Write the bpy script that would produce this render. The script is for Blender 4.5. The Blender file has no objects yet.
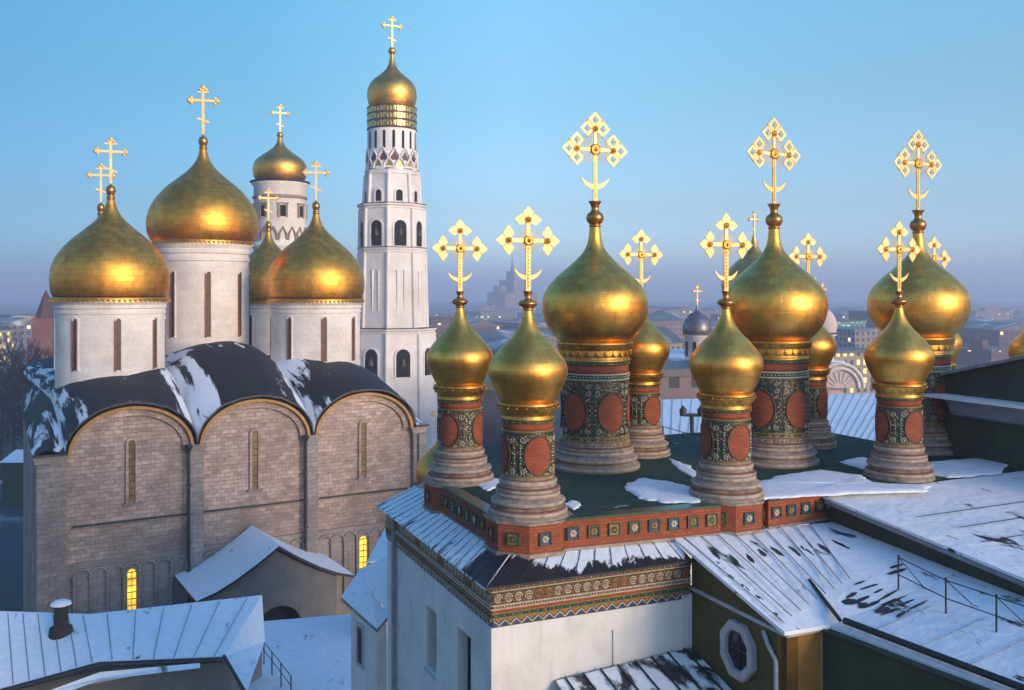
import bpy, math, random
from mathutils import Vector, Matrix
R = math.radians
PI = math.pi
sc = bpy.context.scene
COL = sc.collection
F, HY, CX = 950.0, 292.0, 512.0
GZ = -36.0                                     # the courtyard ground; the camera stands 36 m above it
rnd = random.Random(7)

def at(px, py, D):
    return Vector(((px - CX) / F * D, D, (HY - py) / F * D))

# ------------------------------------------------------------------ materials
def new_mat(name):
    m = bpy.data.materials.new(name); m.use_nodes = True
    nt = m.node_tree
    b = nt.nodes['Principled BSDF']
    return m, nt, b

def N(nt, t, **kw):
    n = nt.nodes.new(t)
    for k, v in kw.items():
        if k.startswith('i_'):
            n.inputs[k[2:]].default_value = v
        else:
            setattr(n, k, v)
    return n

def L(nt, a, b): nt.links.new(a, b)

def ramp(nt, fac, stops, interp='LINEAR'):
    r = nt.nodes.new('ShaderNodeValToRGB'); r.color_ramp.interpolation = interp
    e = r.color_ramp.elements
    while len(e) < len(stops): e.new(0.5)
    for el, (p, c) in zip(e, stops):
        el.position = p
        el.color = c if len(c) == 4 else (*c, 1)
    L(nt, fac, r.inputs['Fac'])
    return r.outputs['Color']

def math_n(nt, op, a, b=None, clamp=False):
    n = nt.nodes.new('ShaderNodeMath'); n.operation = op; n.use_clamp = clamp
    for i, v in enumerate((a, b)):
        if v is None: continue
        if hasattr(v, 'links'): L(nt, v, n.inputs[i])
        else: n.inputs[i].default_value = v
    return n.outputs[0]

def mixc(nt, fac, a, b, mode='MIX'):
    n = nt.nodes.new('ShaderNodeMix'); n.data_type = 'RGBA'; n.blend_type = mode
    for s, v in ((n.inputs['Factor'], fac), (n.inputs['A'], a), (n.inputs['B'], b)):
        if hasattr(v, 'links'): L(nt, v, s)
        elif isinstance(v, (int, float)): s.default_value = v
        else: s.default_value = (*v, 1) if len(v) == 3 else v
    return n.outputs['Result']

def noise(nt, vec, scale, detail=4, rough=.55, dist=0.0):
    n = N(nt, 'ShaderNodeTexNoise'); n.inputs['Scale'].default_value = scale
    n.inputs['Detail'].default_value = detail; n.inputs['Roughness'].default_value = rough
    n.inputs['Distortion'].default_value = dist
    if vec is not None: L(nt, vec, n.inputs['Vector'])
    return n.outputs['Fac']

def coord(nt, kind='Object'):
    return nt.nodes.new('ShaderNodeTexCoord').outputs[kind]

def mapping(nt, vec, scale=(1, 1, 1), loc=(0, 0, 0)):
    m = nt.nodes.new('ShaderNodeMapping'); m.inputs['Scale'].default_value = scale
    m.inputs['Location'].default_value = loc
    L(nt, vec, m.inputs['Vector']); return m.outputs['Vector']

def bump(nt, b, h, strength=.3, dist=.05):
    n = nt.nodes.new('ShaderNodeBump'); n.inputs['Strength'].default_value = strength
    n.inputs['Distance'].default_value = dist
    L(nt, h, n.inputs['Height']); L(nt, n.outputs['Normal'], b.inputs['Normal']); return n

def plain(name, c, rough=.7, metal=0.0, var=.25, scale=3.0, bmp=.15, bd=.02):
    m, nt, b = new_mat(name)
    co = coord(nt)
    f = noise(nt, co, scale, 6, .6)
    lo = tuple(x * (1 - var) for x in c); hi = tuple(min(1, x * (1 + var)) for x in c)
    L(nt, ramp(nt, f, [(.3, lo), (.7, hi)]), b.inputs['Base Color'])
    b.inputs['Roughness'].default_value = rough; b.inputs['Metallic'].default_value = metal
    if bmp: bump(nt, b, noise(nt, co, scale * 4, 5, .6), bmp, bd)
    return m

def emit(name, c, s):
    m, nt, b = new_mat(name)
    co = coord(nt)
    f = noise(nt, co, 1.1, 3)
    b.inputs['Base Color'].default_value = (*c, 1)
    L(nt, ramp(nt, f, [(.35, tuple(x * .35 for x in c)), (.62, c)]), b.inputs['Emission Color'])
    b.inputs['Emission Strength'].default_value = s
    return m

def gold(name, c=(.86, .52, .13), rough=.27, pu=1.0, pv=.7, seam=.6, uneven=.5, metal=1.0, wear=.35):
    """gilded sheets: UV in metres; each sheet tilts and shines a little differently"""
    m, nt, b = new_mat(name)
    uv = coord(nt, 'UV')
    br = N(nt, 'ShaderNodeTexBrick'); L(nt, uv, br.inputs['Vector'])
    br.offset = .5; br.inputs['Scale'].default_value = 1
    br.inputs['Brick Width'].default_value = pu; br.inputs['Row Height'].default_value = pv
    br.inputs['Mortar Size'].default_value = .012 * max(pu, .6); br.inputs['Mortar Smooth'].default_value = .4
    br.inputs['Color1'].default_value = (0, 0, 0, 1); br.inputs['Color2'].default_value = (1, 1, 1, 1)
    br.inputs['Mortar'].default_value = (.5, .5, .5, 1)
    cell = br.outputs['Color']; mort = br.outputs['Fac']
    co = coord(nt)
    n1 = noise(nt, co, 1.3 / pu, 5, .6)
    n2 = noise(nt, co, 9 / pu, 4, .6)
    c1 = ramp(nt, n1, [(.3, tuple(x * (1 - wear) for x in c)), (.7, c)])
    c2 = mixc(nt, .16, c1, cell, 'OVERLAY')
    c3 = mixc(nt, math_n(nt, 'MULTIPLY', mort, seam), c2, tuple(x * .35 for x in c))
    L(nt, c3, b.inputs['Base Color'])
    b.inputs['Metallic'].default_value = metal
    r0 = math_n(nt, 'MULTIPLY_ADD', n2, .16); nt.nodes[-1].inputs[2].default_value = rough - .06
    r1 = math_n(nt, 'MULTIPLY_ADD', n1, .1); L(nt, r0, nt.nodes[-1].inputs[2])
    L(nt, r1, b.inputs['Roughness'])
    h = math_n(nt, 'SUBTRACT', math_n(nt, 'MULTIPLY', n1, uneven), math_n(nt, 'MULTIPLY', mort, .35))
    h2 = math_n(nt, 'ADD', h, math_n(nt, 'MULTIPLY', n2, .10 * uneven))
    bump(nt, b, h2, .35, .05 * pu)
    return m

def masonry(name, c1, c2, cm, bw, bh, rough=.8, mortar=.012, bstr=.5, stain=(.3, .28, .25), stain_amt=.5, nscale=.35, wobble=0.0):
    m, nt, b = new_mat(name)
    uv = coord(nt, 'UV'); co = coord(nt)
    wob = noise(nt, co, 1.1, 3)
    br = N(nt, 'ShaderNodeTexBrick')
    if wobble:
        wn_ = N(nt, 'ShaderNodeTexNoise'); wn_.inputs['Scale'].default_value = .9; wn_.inputs['Detail'].default_value = 4
        L(nt, uv, wn_.inputs['Vector']); wv = N(nt, 'ShaderNodeVectorMath', operation='MULTIPLY_ADD')
        L(nt, wn_.outputs['Color'], wv.inputs[0]); wv.inputs[1].default_value = (wobble * 3, wobble, 0); L(nt, uv, wv.inputs[2]); L(nt, wv.outputs[0], br.inputs['Vector'])
    else: L(nt, uv, br.inputs['Vector'])
    br.inputs['Scale'].default_value = 1; br.inputs['Brick Width'].default_value = bw
    br.inputs['Row Height'].default_value = bh; br.inputs['Mortar Size'].default_value = mortar
    br.inputs['Mortar Smooth'].default_value = .3
    br.inputs['Color1'].default_value = (*c1, 1); br.inputs['Color2'].default_value = (*c2, 1)
    br.inputs['Mortar'].default_value = (*cm, 1)
    f = noise(nt, co, nscale, 8, .65)
    st = ramp(nt, f, [(.38, (0, 0, 0)), (.68, (1, 1, 1))])
    c = mixc(nt, math_n(nt, 'MULTIPLY', st, stain_amt), br.outputs['Color'], stain)
    f2 = noise(nt, co, nscale * 14, 5, .7)
    c = mixc(nt, .65 if wobble else .5, c, ramp(nt, f2, [(.25, (.3, .3, .3)), (.75, (.7, .7, .7))]), 'OVERLAY')
    b.inputs['Specular IOR Level'].default_value = .2
    L(nt, c, b.inputs['Base Color']); b.inputs['Roughness'].default_value = rough
    h = math_n(nt, 'SUBTRACT', math_n(nt, 'MULTIPLY', f2, .6), br.outputs['Fac'])
    bump(nt, b, h, bstr, mortar * 1.5)
    return m

def snowroof(name, under=(.035, .04, .045), amount=.6, scale=.5, stretch=(1, 1, 1), slope=0.0, edge=.06,
             under_rough=.5, tint=(.86, .88, .90), use_uv=True, under2=None, valley=0.0, fine=4.0, seamy=(1, 1, 1)):
    """sheet-metal roof partly under snow. UV (metres) steers the patches: 'slope' leaves the low edge (v=0) bare,
    'valley' collects snow where the vaults meet (second UV layer not needed: x of the Object space)"""
    m, nt, b = new_mat(name)
    uv = coord(nt, 'UV' if use_uv else 'Object'); co = coord(nt)
    n1 = noise(nt, mapping(nt, uv, stretch), scale, 9, .62, .4)
    val = n1
    if slope:
        sx = nt.nodes.new('ShaderNodeSeparateXYZ'); L(nt, uv, sx.inputs[0])
        val = math_n(nt, 'ADD', val, math_n(nt, 'MULTIPLY', sx.outputs['Y'], slope))
    if valley:
        at_ = nt.nodes.new('ShaderNodeAttribute'); at_.attribute_name = 'valley'
        val = math_n(nt, 'ADD', val, math_n(nt, 'MULTIPLY', at_.outputs['Fac'], valley))
    t = 1 - amount
    mask = ramp(nt, val, [(max(0, t - edge), (0, 0, 0)), (min(1, t + edge), (1, 1, 1))])
    fb = noise(nt, co, fine, 6, .6)
    sn = ramp(nt, fb, [(.25, tuple(x * .86 for x in tint)), (.7, tint)])
    un = ramp(nt, noise(nt, mapping(nt, co, seamy), 1.7, 5), [(.3, under), (.7, under2 or tuple(x * 1.7 for x in under))])
    L(nt, mixc(nt, mask, un, sn), b.inputs['Base Color'])
    L(nt, ramp(nt, mask, [(0, (under_rough,) * 3), (1, (.9, .9, .9))]), b.inputs['Roughness'])
    h = math_n(nt, 'ADD', math_n(nt, 'ADD', math_n(nt, 'MULTIPLY', mask, 1.0), math_n(nt, 'MULTIPLY', fb, .5)), math_n(nt, 'MULTIPLY', noise(nt, co, fine * .22, 3), 1.6))
    bump(nt, b, h, .6, .08)
    return m

M = {}
M['gold_big'] = gold('gilded copper sheets', (.92, .43, .07), .37, 1.05, .52, 1.0, .9)
M['gold_far'] = gold('gilded dome far', (.92, .48, .11), .33, 1.2, .9, .3, .4)
M['gold_fine'] = gold('gilded onion', (.96, .50, .105), .34, .42, .30, .55, .35, wear=.28)
M['gold_cross'] = gold('gilded cross', (.88, .62, .26), .42, .3, .3, 0.0, .3, metal=.25, wear=.10)
M['gold_trim'] = gold('gilded trim', (.80, .44, .10), .38, .2, .2, .3, .9, wear=.5)
M['bronze'] = plain('dark bronze', (.52, .25, .075), .34, .9, .3, 6, .1)
M['ochre_trim'] = plain('ochre arch trim', (.36, .19, .045), .55, .15, .3, 1.5, .1)
M['facade'] = masonry('limestone blocks', (.37, .28, .24), (.60, .46, .395), (.22, .165, .145), .66, .31, .85, .018, .6, (.19, .145, .125), .85, .16, wobble=.14)
M['trim_and_shade_stone'] = masonry('grey limestone', (.31, .27, .25), (.38, .33, .305), (.18, .16, .15), .9, .4, .85, .014, .4, (.12, .11, .105), .6, .3)  # stone of the trims; also paints the shade on the lower bay walls
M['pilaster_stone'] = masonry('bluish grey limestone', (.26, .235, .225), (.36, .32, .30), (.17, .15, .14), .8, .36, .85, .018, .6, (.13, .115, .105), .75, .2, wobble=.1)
M['white_stone'] = masonry('white limewashed stone', (.74, .68, .64), (.80, .75, .70), (.62, .56, .53), 1.6, .55, .8, .012, .25, (.44, .38, .35), .55, .3)
M['tower_white'] = masonry('limewashed brick tower', (.80, .75, .73), (.84, .79, .77), (.70, .65, .63), 1.4, .6, .8, .01, .15, (.50, .45, .44), .6, .16)
def lime():
    m, nt, b = new_mat('limewashed palace wall'); co = coord(nt)
    a = noise(nt, co, .8, 8, .65); st = noise(nt, mapping(nt, co, (2.6, 2.6, .22)), 1.0, 7, .6)
    pt = noise(nt, co, 5, 6, .6)
    c = ramp(nt, a, [(.3, (.54, .52, .50)), (.5, (.67, .66, .64)), (.7, (.73, .72, .70))])
    c = mixc(nt, ramp(nt, st, [(.52, (0, 0, 0)), (.75, (.55, .55, .55))]), c, (.47, .44, .40))
    c = mixc(nt, ramp(nt, pt, [(.66, (0, 0, 0)), (.70, (.35, .35, .35))]), c, (.55, .50, .45))
    L(nt, c, b.inputs['Base Color']); b.inputs['Roughness'].default_value = .8
    bump(nt, b, math_n(nt, 'ADD', math_n(nt, 'MULTIPLY', a, 1.5), math_n(nt, 'MULTIPLY', pt, .5)), .4, .03)
    return m
M['palace_white'] = lime()
M['brick'] = masonry('red brick', (.28, .056, .021), (.40, .092, .034), (.15, .09, .065), .20, .075, .8, .011, .6, (.24, .07, .04), .45, 2.0)
M['brick_far'] = masonry('red tower brick', (.30, .07, .05), (.36, .10, .07), (.2, .09, .07), .8, .3, .8, .02, .3)
M['brick_dark'] = plain('brown tile', (.10, .034, .022), .45, 0, .4, 14, .3)
M['cream'] = plain('cream glazed ceramic', (.44, .38, .27), .3, 0, .35, 12, .2, .01)
M['ochre'] = plain('ochre glazed ceramic', (.30, .155, .03), .32, 0, .35, 14, .25, .01)
M['tile_green'] = plain('green glazed ceramic', (.03, .085, .055), .25, 0, .5, 12, .25, .01)
M['tile_blue'] = plain('blue glazed ceramic', (.05, .06, .13), .28, 0, .4, 14, .25, .01)
M['mould_stone'] = plain('weathered moulded stone', (.27, .21, .17), .7, 0, .45, 5, .25, .008)
M['mould_red'] = plain('worn red moulding', (.20, .08, .05), .7, 0, .4, 5, .2, .006)
M['mould_pale'] = plain('pale moulded ring', (.36, .28, .22), .65, 0, .4, 6, .25, .006)
M['bell_metal'] = plain('dark bell bronze', (.10, .07, .045), .5, .6, .3, 3, .1)
M['dark_metal'] = plain('dark iron', (.035, .035, .038), .5, .4, .3, 4, .1)
M['roof_dark'] = plain('dark roof sheet', (.03, .032, .035), .5, .2, .4, 1.5, .15)
M['green_roof'] = snowroof('green deck with snow', (.006, .032, .016), .30, .6, (1, 1.5, 1), 0, .04, .85, use_uv=False, under2=(.012, .050, .027))
M['snow_full'] = snowroof('snowy roof', (.04, .045, .05), .665, .75, (1.6, .55, 1), 0, .03)
M['snow_drift'] = plain('drifted snow', (.86, .88, .90), .9, 0, .06, 2.5, .5, .05)
M['snow_hall'] = snowroof('snowy hall roof', (.05, .055, .06), .70, .35, (1.4, .6, 1), 0, .04)
M['snow_eave'] = snowroof('snow melting at the eave', (.012, .013, .015), .30, 1.9, (1.9, .45, 1), .42, .03, valley=.30)
M['snow_left'] = snowroof('snow on side roof', (.012, .013, .015), .56, 1.9, (1.9, .35, 1), .16, .03, valley=.30)
M['snow_right'] = snowroof('snow on gallery roof', (.015, .016, .018), .63, .8, (1.9, .6, 1), 0.0, .02)
M['snow_low'] = snowroof('wind-blown snow', (.02, .022, .025), .52, 1.5, (1, .6, 1), 0, .04)
M['cath_roof'] = snowroof('vault roof with snow streaks', (.011, .010, .011), .355, .55, (1.3, .22, 1), 0, .02, .72, valley=.20, seamy=(1.6, .12, .6))
M['olive'] = plain('olive plaster', (.085, .066, .017), .8, 0, .3, 1.2, .3)
M['warm_lit_wall'] = plain('plaster with painted warm light', (.30, .14, .028), .8, 0, .2, 1.5, .3)  # front face of the olive block, warm light painted into its colour
M['green_wall'] = plain('dark green plaster', (.045, .052, .028), .75, 0, .3, 1.0, .25)
M['grey_trim'] = plain('pale stone trim', (.42, .42, .43), .7, 0, .2, 3, .3)
M['fascia'] = plain('grey painted fascia', (.24, .24, .25), .6, 0, .25, 2, .2)
M['glass'] = plain('dark window glass', (.02, .022, .028), .12, 0, .3, 2, 0)
M['void'] = plain('dark interior', (.012, .011, .011), .9, 0, .3, 2, 0)
M['grey_wall'] = plain('grey stucco', (.15, .15, .155), .85, 0, .2, .8, .3)
M['lit'] = emit('lit window', (.95, .56, .05), 1.05)
M['silver'] = plain('dark tin dome', (.20, .18, .20), .4, .7, .25, 2, .1)
M['bark'] = plain('bark', (.035, .028, .024), .9, 0, .3, 5, .3)
M['twig'] = plain('bare twigs', (.030, .026, .024), .9, 0, .3, 5, 0)
M['needle'] = plain('dark needles', (.02, .03, .022), .9, 0, .4, 3, 0)
M['slit_reflection'] = plain('slit pane with painted ochre reflection', (.17, .10, .03), .4, 0, .5, 1.2, .1)  # ochre reflection painted into the pane colour
M['rust_dark'] = plain('dark rusty pane', (.075, .032, .018), .5, 0, .4, 3, 0)
M['rust'] = plain('rusty brown reveal', (.22, .09, .04), .8, 0, .4, 3, .2)

def tile_ornament():
    m, nt, b = new_mat('glazed ornament ground')
    uv = coord(nt, 'UV')
    v = N(nt, 'ShaderNodeTexVoronoi'); v.inputs['Scale'].default_value = 17
    wob = N(nt, 'ShaderNodeTexNoise'); wob.inputs['Scale'].default_value = 9
    L(nt, uv, wob.inputs['Vector'])
    L(nt, mixc(nt, .10, uv, wob.outputs['Color']), v.inputs['Vector'])
    c = ramp(nt, nt.nodes.new('ShaderNodeSeparateColor').outputs[0], [(0, (.020, .060, .040))])
    sep = [n for n in nt.nodes if n.type == 'SEPARATE_COLOR'][0]
    L(nt, v.outputs['Color'], sep.inputs[0])
    rp = [n for n in nt.nodes if n.type == 'VALTORGB'][0]
    rp.color_ramp.interpolation = 'CONSTANT'
    el = rp.color_ramp.elements
    stops = [(0, (.020, .045, .030)), (.30, (.025, .065, .045)), (.46, (.07, .035, .016)), (.66, (.20, .11, .03)), (.78, (.03, .035, .06)), (.88, (.32, .27, .17)), (.94, (.06, .04, .02))]
    while len(el) < len(stops): el.new(.5)
    for e, (p, cc) in zip(el, stops): e.position = p; e.color = (*cc, 1)
    L(nt, c, b.inputs['Base Color']); b.inputs['Roughness'].default_value = .32
    bump(nt, b, v.outputs['Distance'], .6, .02)
    return m
M['ornament'] = tile_ornament()

def gold_letter():
    m, nt, b = new_mat('gilded inscription band')
    uv = coord(nt, 'UV')
    v = N(nt, 'ShaderNodeTexBrick'); L(nt, uv, v.inputs['Vector'])
    v.inputs['Scale'].default_value = 1; v.inputs['Brick Width'].default_value = .55; v.inputs['Row Height'].default_value = 1.0
    v.inputs['Mortar Size'].default_value = .10; v.offset = .37
    n = noise(nt, mapping(nt, uv, (3.2, 1.1, 1)), 1.6, 3)
    f = ramp(nt, n, [(.44, (0, 0, 0)), (.5, (1, 1, 1))])
    k = math_n(nt, 'MULTIPLY', f, math_n(nt, 'SUBTRACT', 1.0, v.outputs['Fac']))
    L(nt, mixc(nt, k, (.10, .07, .05), (.9, .62, .16)), b.inputs['Base Color'])
    L(nt, k, b.inputs['Metallic']); b.inputs['Roughness'].default_value = .32
    return m
M['gold_band'] = gold_letter()

def city_mat(name, wall, lit_frac=.035, cw=3.4, ch=3.2, litc=(1, .72, .35), lits=1.2, winc=(.05, .055, .07)):
    m, nt, b = new_mat(name)
    uv = coord(nt, 'UV')
    sx = nt.nodes.new('ShaderNodeSeparateXYZ'); L(nt, uv, sx.inputs[0])
    u = math_n(nt, 'DIVIDE', sx.outputs['X'], cw); v = math_n(nt, 'DIVIDE', sx.outputs['Y'], ch)
    fu = math_n(nt, 'FRACT', u); fv = math_n(nt, 'FRACT', v)
    inu = math_n(nt, 'LESS_THAN', math_n(nt, 'ABSOLUTE', math_n(nt, 'SUBTRACT', fu, .5)), .24)
    inv = math_n(nt, 'LESS_THAN', math_n(nt, 'ABSOLUTE', math_n(nt, 'SUBTRACT', fv, .5)), .29)
    win = math_n(nt, 'MULTIPLY', inu, inv)
    cmb = nt.nodes.new('ShaderNodeCombineXYZ')
    L(nt, math_n(nt, 'FLOOR', u), cmb.inputs[0]); L(nt, math_n(nt, 'FLOOR', v), cmb.inputs[1])
    oi = nt.nodes.new('ShaderNodeObjectInfo')
    L(nt, math_n(nt, 'MULTIPLY', oi.outputs['Random'], 91.0), cmb.inputs[2])
    wn = N(nt, 'ShaderNodeTexWhiteNoise'); L(nt, cmb.outputs[0], wn.inputs['Vector'])
    on = math_n(nt, 'MULTIPLY', win, math_n(nt, 'LESS_THAN', wn.outputs['Value'], lit_frac))
    w = ramp(nt, noise(nt, coord(nt), .08, 5), [(.3, tuple(x * .75 for x in wall)), (.7, wall)])
    L(nt, mixc(nt, win, w, winc), b.inputs['Base Color'])
    b.inputs['Emission Color'].default_value = (*litc, 1)
    L(nt, math_n(nt, 'MULTIPLY', on, lits), b.inputs['Emission Strength'])
    b.inputs['Roughness'].default_value = .8
    return m
M['city_grey'] = city_mat('grey city block', (.20, .19, .21))
M['city_pink'] = city_mat('pinkish city block', (.28, .20, .19))
M['city_cream'] = city_mat('cream city block', (.32, .28, .24))
M['city_brick'] = city_mat('brick city block', (.17, .085, .07))
M['city_green'] = city_mat('green lit office block', (.20, .30, .27), .55, 4.2, 3.4, (.25, 1, .55), .9)
M['city_yellow'] = city_mat('yellow lit hall', (.40, .32, .20), .45, 3.0, 3.2, (1, .66, .2), 1.0)
M['city_roof'] = snowroof('city roof snow', (.06, .058, .065), .36, .06, (1, 1, 1), 0, .1, use_uv=False)

def ground_mat():
    m, nt, b = new_mat('snowy city ground')
    co = coord(nt)
    a = noise(nt, co, .018, 9, .62, .3)
    f = ramp(nt, a, [(.57, (0, 0, 0)), (.66, (1, 1, 1))])
    fb = noise(nt, co, .35, 7, .65)
    dark = ramp(nt, fb, [(.3, (.035, .036, .036)), (.7, (.065, .065, .066))])
    sn = ramp(nt, fb, [(.3, (.42, .43, .46)), (.7, (.66, .68, .72))])
    L(nt, mixc(nt, f, dark, sn), b.inputs['Base Color']); b.inputs['Roughness'].default_value = .85
    bump(nt, b, fb, .3, .3)
    return m
M['ground'] = ground_mat()

# ------------------------------------------------------------------ mesh builder
class MB:
    def __init__(s): s.v = []; s.f = []; s.m = []; s.uv = []; s.sm = []; s.att = None; s.mats = []
    def mi(s, mat):
        if mat not in s.mats: s.mats.append(mat)
        return s.mats.index(mat)
    def face(s, pts, mat, uv=None, smooth=False):
        i = len(s.v); s.v += [tuple(p) for p in pts]
        s.f.append(tuple(range(i, i + len(pts)))); s.m.append(s.mi(mat)); s.sm.append(smooth)
        if uv is None: uv = plan_uv(pts)
        s.uv.append(uv)
    def grid(s, P, mat, UV=None, closed=False, smooth=True, flip=False):
        """P[i][j] points; shared vertices"""
        base = len(s.v); ni = len(P); nj = len(P[0])
        for row in P: s.v += [tuple(p) for p in row]
        k = s.mi(mat)
        for i in range(ni - 1):
            for j in range(nj - (0 if closed else 1)):
                j2 = (j + 1) % nj
                q = [base + i * nj + j, base + i * nj + j2, base + (i + 1) * nj + j2, base + (i + 1) * nj + j]
                if UV: u = [UV(i, j), UV(i, j + 1), UV(i + 1, j + 1), UV(i + 1, j)]
                else: u = plan_uv([s.v[x] for x in q])
                if flip: q.reverse(); u.reverse()
                s.f.append(tuple(q)); s.m.append(k); s.uv.append(u); s.sm.append(smooth)
    def box(s, x0, x1, y0, y1, z0, z1, mat, X=None, skip=''):
        c = [Vector((x, y, z)) for z in (z0, z1) for y in (y0, y1) for x in (x0, x1)]
        if X is not None: c = [X @ p for p in c]
        for key, q in (('b', (0, 2, 3, 1)), ('t', (4, 5, 7, 6)), ('f', (0, 1, 5, 4)), ('k', (3, 2, 6, 7)), ('l', (2, 0, 4, 6)), ('r', (1, 3, 7, 5))):
            if key not in skip: s.face([c[i] for i in q], mat)
    def bevbox(s, x0, x1, y0, y1, z0, z1, mat, bev=.02): s.box(x0, x1, y0, y1, z0, z1, mat)
    def prism(s, poly, axis, a0, a1, mat, cap_mat=None, smooth=False, X=None, caps=(True, True)):
        """poly: list of 2D points; axis 'y': (x,z) extruded from y=a0 to a1; axis 'z': (x,y)"""
        def P(p, a): 
            q = Vector((p[0], a, p[1])) if axis == 'y' else (Vector((a, p[0], p[1])) if axis == 'x' else Vector((p[0], p[1], a)))
            return X @ q if X is not None else q
        n = len(poly)
        ar = sum(poly[i][0] * poly[(i + 1) % n][1] - poly[(i + 1) % n][0] * poly[i][1] for i in range(n))
        lo, hi = [P(p, a0) for p in poly], [P(p, a1) for p in poly]
        sgn = (ar > 0) != (axis == 'y')
        for i in range(n):
            j = (i + 1) % n
            q = [lo[i], lo[j], hi[j], hi[i]]
            if not sgn: q.reverse()
            s.face(q, mat, None, smooth)
        if caps[0]: s.face(lo[::-1] if sgn else lo, cap_mat or mat)
        if caps[1]: s.face(hi if sgn else hi[::-1], cap_mat or mat)
    def lathe(s, prof, seg, mat, c=(0, 0), z0=0, smooth=True, a0=0.0, su=None):
        """prof [(r,z)...] bottom to top"""
        rm = su or max(r for r, z in prof)
        P = [[(c[0] + r * math.cos(a0 + 2 * PI * j / seg), c[1] + r * math.sin(a0 + 2 * PI * j / seg), z0 + z) for j in range(seg)] for r, z in prof]
        L_ = [0]
        for i in range(1, len(prof)):
            L_.append(L_[-1] + math.hypot(prof[i][0] - prof[i - 1][0], prof[i][1] - prof[i - 1][1]))
        s.grid(P, mat, lambda i, j: (2 * PI * rm * j / seg, L_[i]), True, smooth)
    def disc(s, r, z, seg, mat, c=(0, 0), up=True):
        p = [(c[0] + r * math.cos(2 * PI * j / seg), c[1] + r * math.sin(2 * PI * j / seg), z) for j in range(seg)]
        s.face(p if up else p[::-1], mat)
    def tube(s, pts, rad, mat, seg=6, cap=True, smooth=True):
        pts = [Vector(p) for p in pts]
        rads = rad if isinstance(rad, (list, tuple)) else [rad] * len(pts)
        rows = []; prev = None
        for i, p in enumerate(pts):
            t = (pts[min(i + 1, len(pts) - 1)] - pts[max(i - 1, 0)]).normalized()
            if prev is None:
                a = Vector((0, 0, 1)) if abs(t.z) < .9 else Vector((1, 0, 0))
                n1 = t.cross(a).normalized()
            else:
                n1 = (prev - t * prev.dot(t)).normalized()
            prev = n1; n2 = t.cross(n1)
            rows.append([p + (n1 * math.cos(2 * PI * k / seg) + n2 * math.sin(2 * PI * k / seg)) * rads[i] for k in range(seg)])
        s.grid(rows, mat, None, True, smooth)
        if cap:
            s.face(rows[0][::-1], mat); s.face(rows[-1], mat)
    def ball(s, c, r, mat, seg=12, rings=8, sc=(1, 1, 1)):
        P = []
        for i in range(rings + 1):
            a = -PI / 2 + PI * i / rings
            rr = max(math.cos(a), .001)
            P.append([(c[0] + r * sc[0] * rr * math.cos(2 * PI * j / seg), c[1] + r * sc[1] * rr * math.sin(2 * PI * j / seg), c[2] + r * sc[2] * math.sin(a)) for j in range(seg)])
        s.grid(P, mat, lambda i, j: (j / seg * r * 6, i / rings * r * 3), True, True)
    def mesh(s, name):
        me = bpy.data.meshes.new(name)
        me.from_pydata(s.v, [], s.f)
        for m in s.mats: me.materials.append(M[m])
        me.polygons.foreach_set('material_index', s.m)
        me.polygons.foreach_set('use_smooth', s.sm)
        ul = me.uv_layers.new(name='UVMap')
        ul.data.foreach_set('uv', [x for f in s.uv for p in f for x in p])
        if s.att:
            s.att = (s.att + [0.0] * len(s.v))[:len(s.v)]
            a = me.attributes.new('valley', 'FLOAT', 'POINT'); a.data.foreach_set('value', s.att)
        me.update()
        return me
    def build(s, name, parent=None, label=None, kind=None):
        o = bpy.data.objects.new(name, s.mesh(name)); COL.objects.link(o)
        if parent: o.parent = parent
        if label: o['label'] = label
        if kind: o['kind'] = kind
        return o

def plan_uv(pts):
    p = [Vector(x) for x in pts]
    n = (p[1] - p[0]).cross(p[2] - p[0]) if len(p) == 3 else (p[2] - p[0]).cross(p[3] - p[1])
    ax, ay, az = abs(n.x), abs(n.y), abs(n.z)
    if az > 1.2 * max(ax, ay): return [(q.x, q.y) for q in p]
    h = math.hypot(n.x, n.y) or 1
    tx, ty = -n.y / h, n.x / h
    return [(q.x * tx + q.y * ty, q.z) for q in p]

def tag(o, label, cat, group=None, kind=None):
    if label: o['label'] = label
    if cat: o['category'] = cat
    if group: o['group'] = group
    if kind: o['kind'] = kind
    return o

def thing(name, label, cat, loc=(0, 0, 0), rz=0, group=None):
    o = bpy.data.objects.new(name, None); COL.objects.link(o)
    o.location = loc; o.rotation_euler = (0, 0, rz); o.empty_display_size = .2
    return tag(o, label, cat, group)

def kids(o): return [c for c in bpy.data.objects if c.parent == o]

def copy_tree(o, parent=None):
    c = o.copy(); COL.objects.link(c)
    if parent is not None: c.parent = parent
    for ch in kids(o): copy_tree(ch, c)
    return c

def smooth_profile(pts, n=5):
    """Catmull-Rom through (r,z)"""
    out = []
    P = [Vector((a, b)) for a, b in pts]
    for i in range(len(P) - 1):
        p0, p1, p2, p3 = P[max(i - 1, 0)], P[i], P[i + 1], P[min(i + 2, len(P) - 1)]
        for k in range(n):
            t = k / n
            q = .5 * ((2 * p1) + (p2 - p0) * t + (2 * p0 - 5 * p1 + 4 * p2 - p3) * t * t + (3 * p1 - p0 - 3 * p2 + p3) * t ** 3)
            out.append((max(q.x, .002), q.y))
    out.append(tuple(P[-1])); return out

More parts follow.
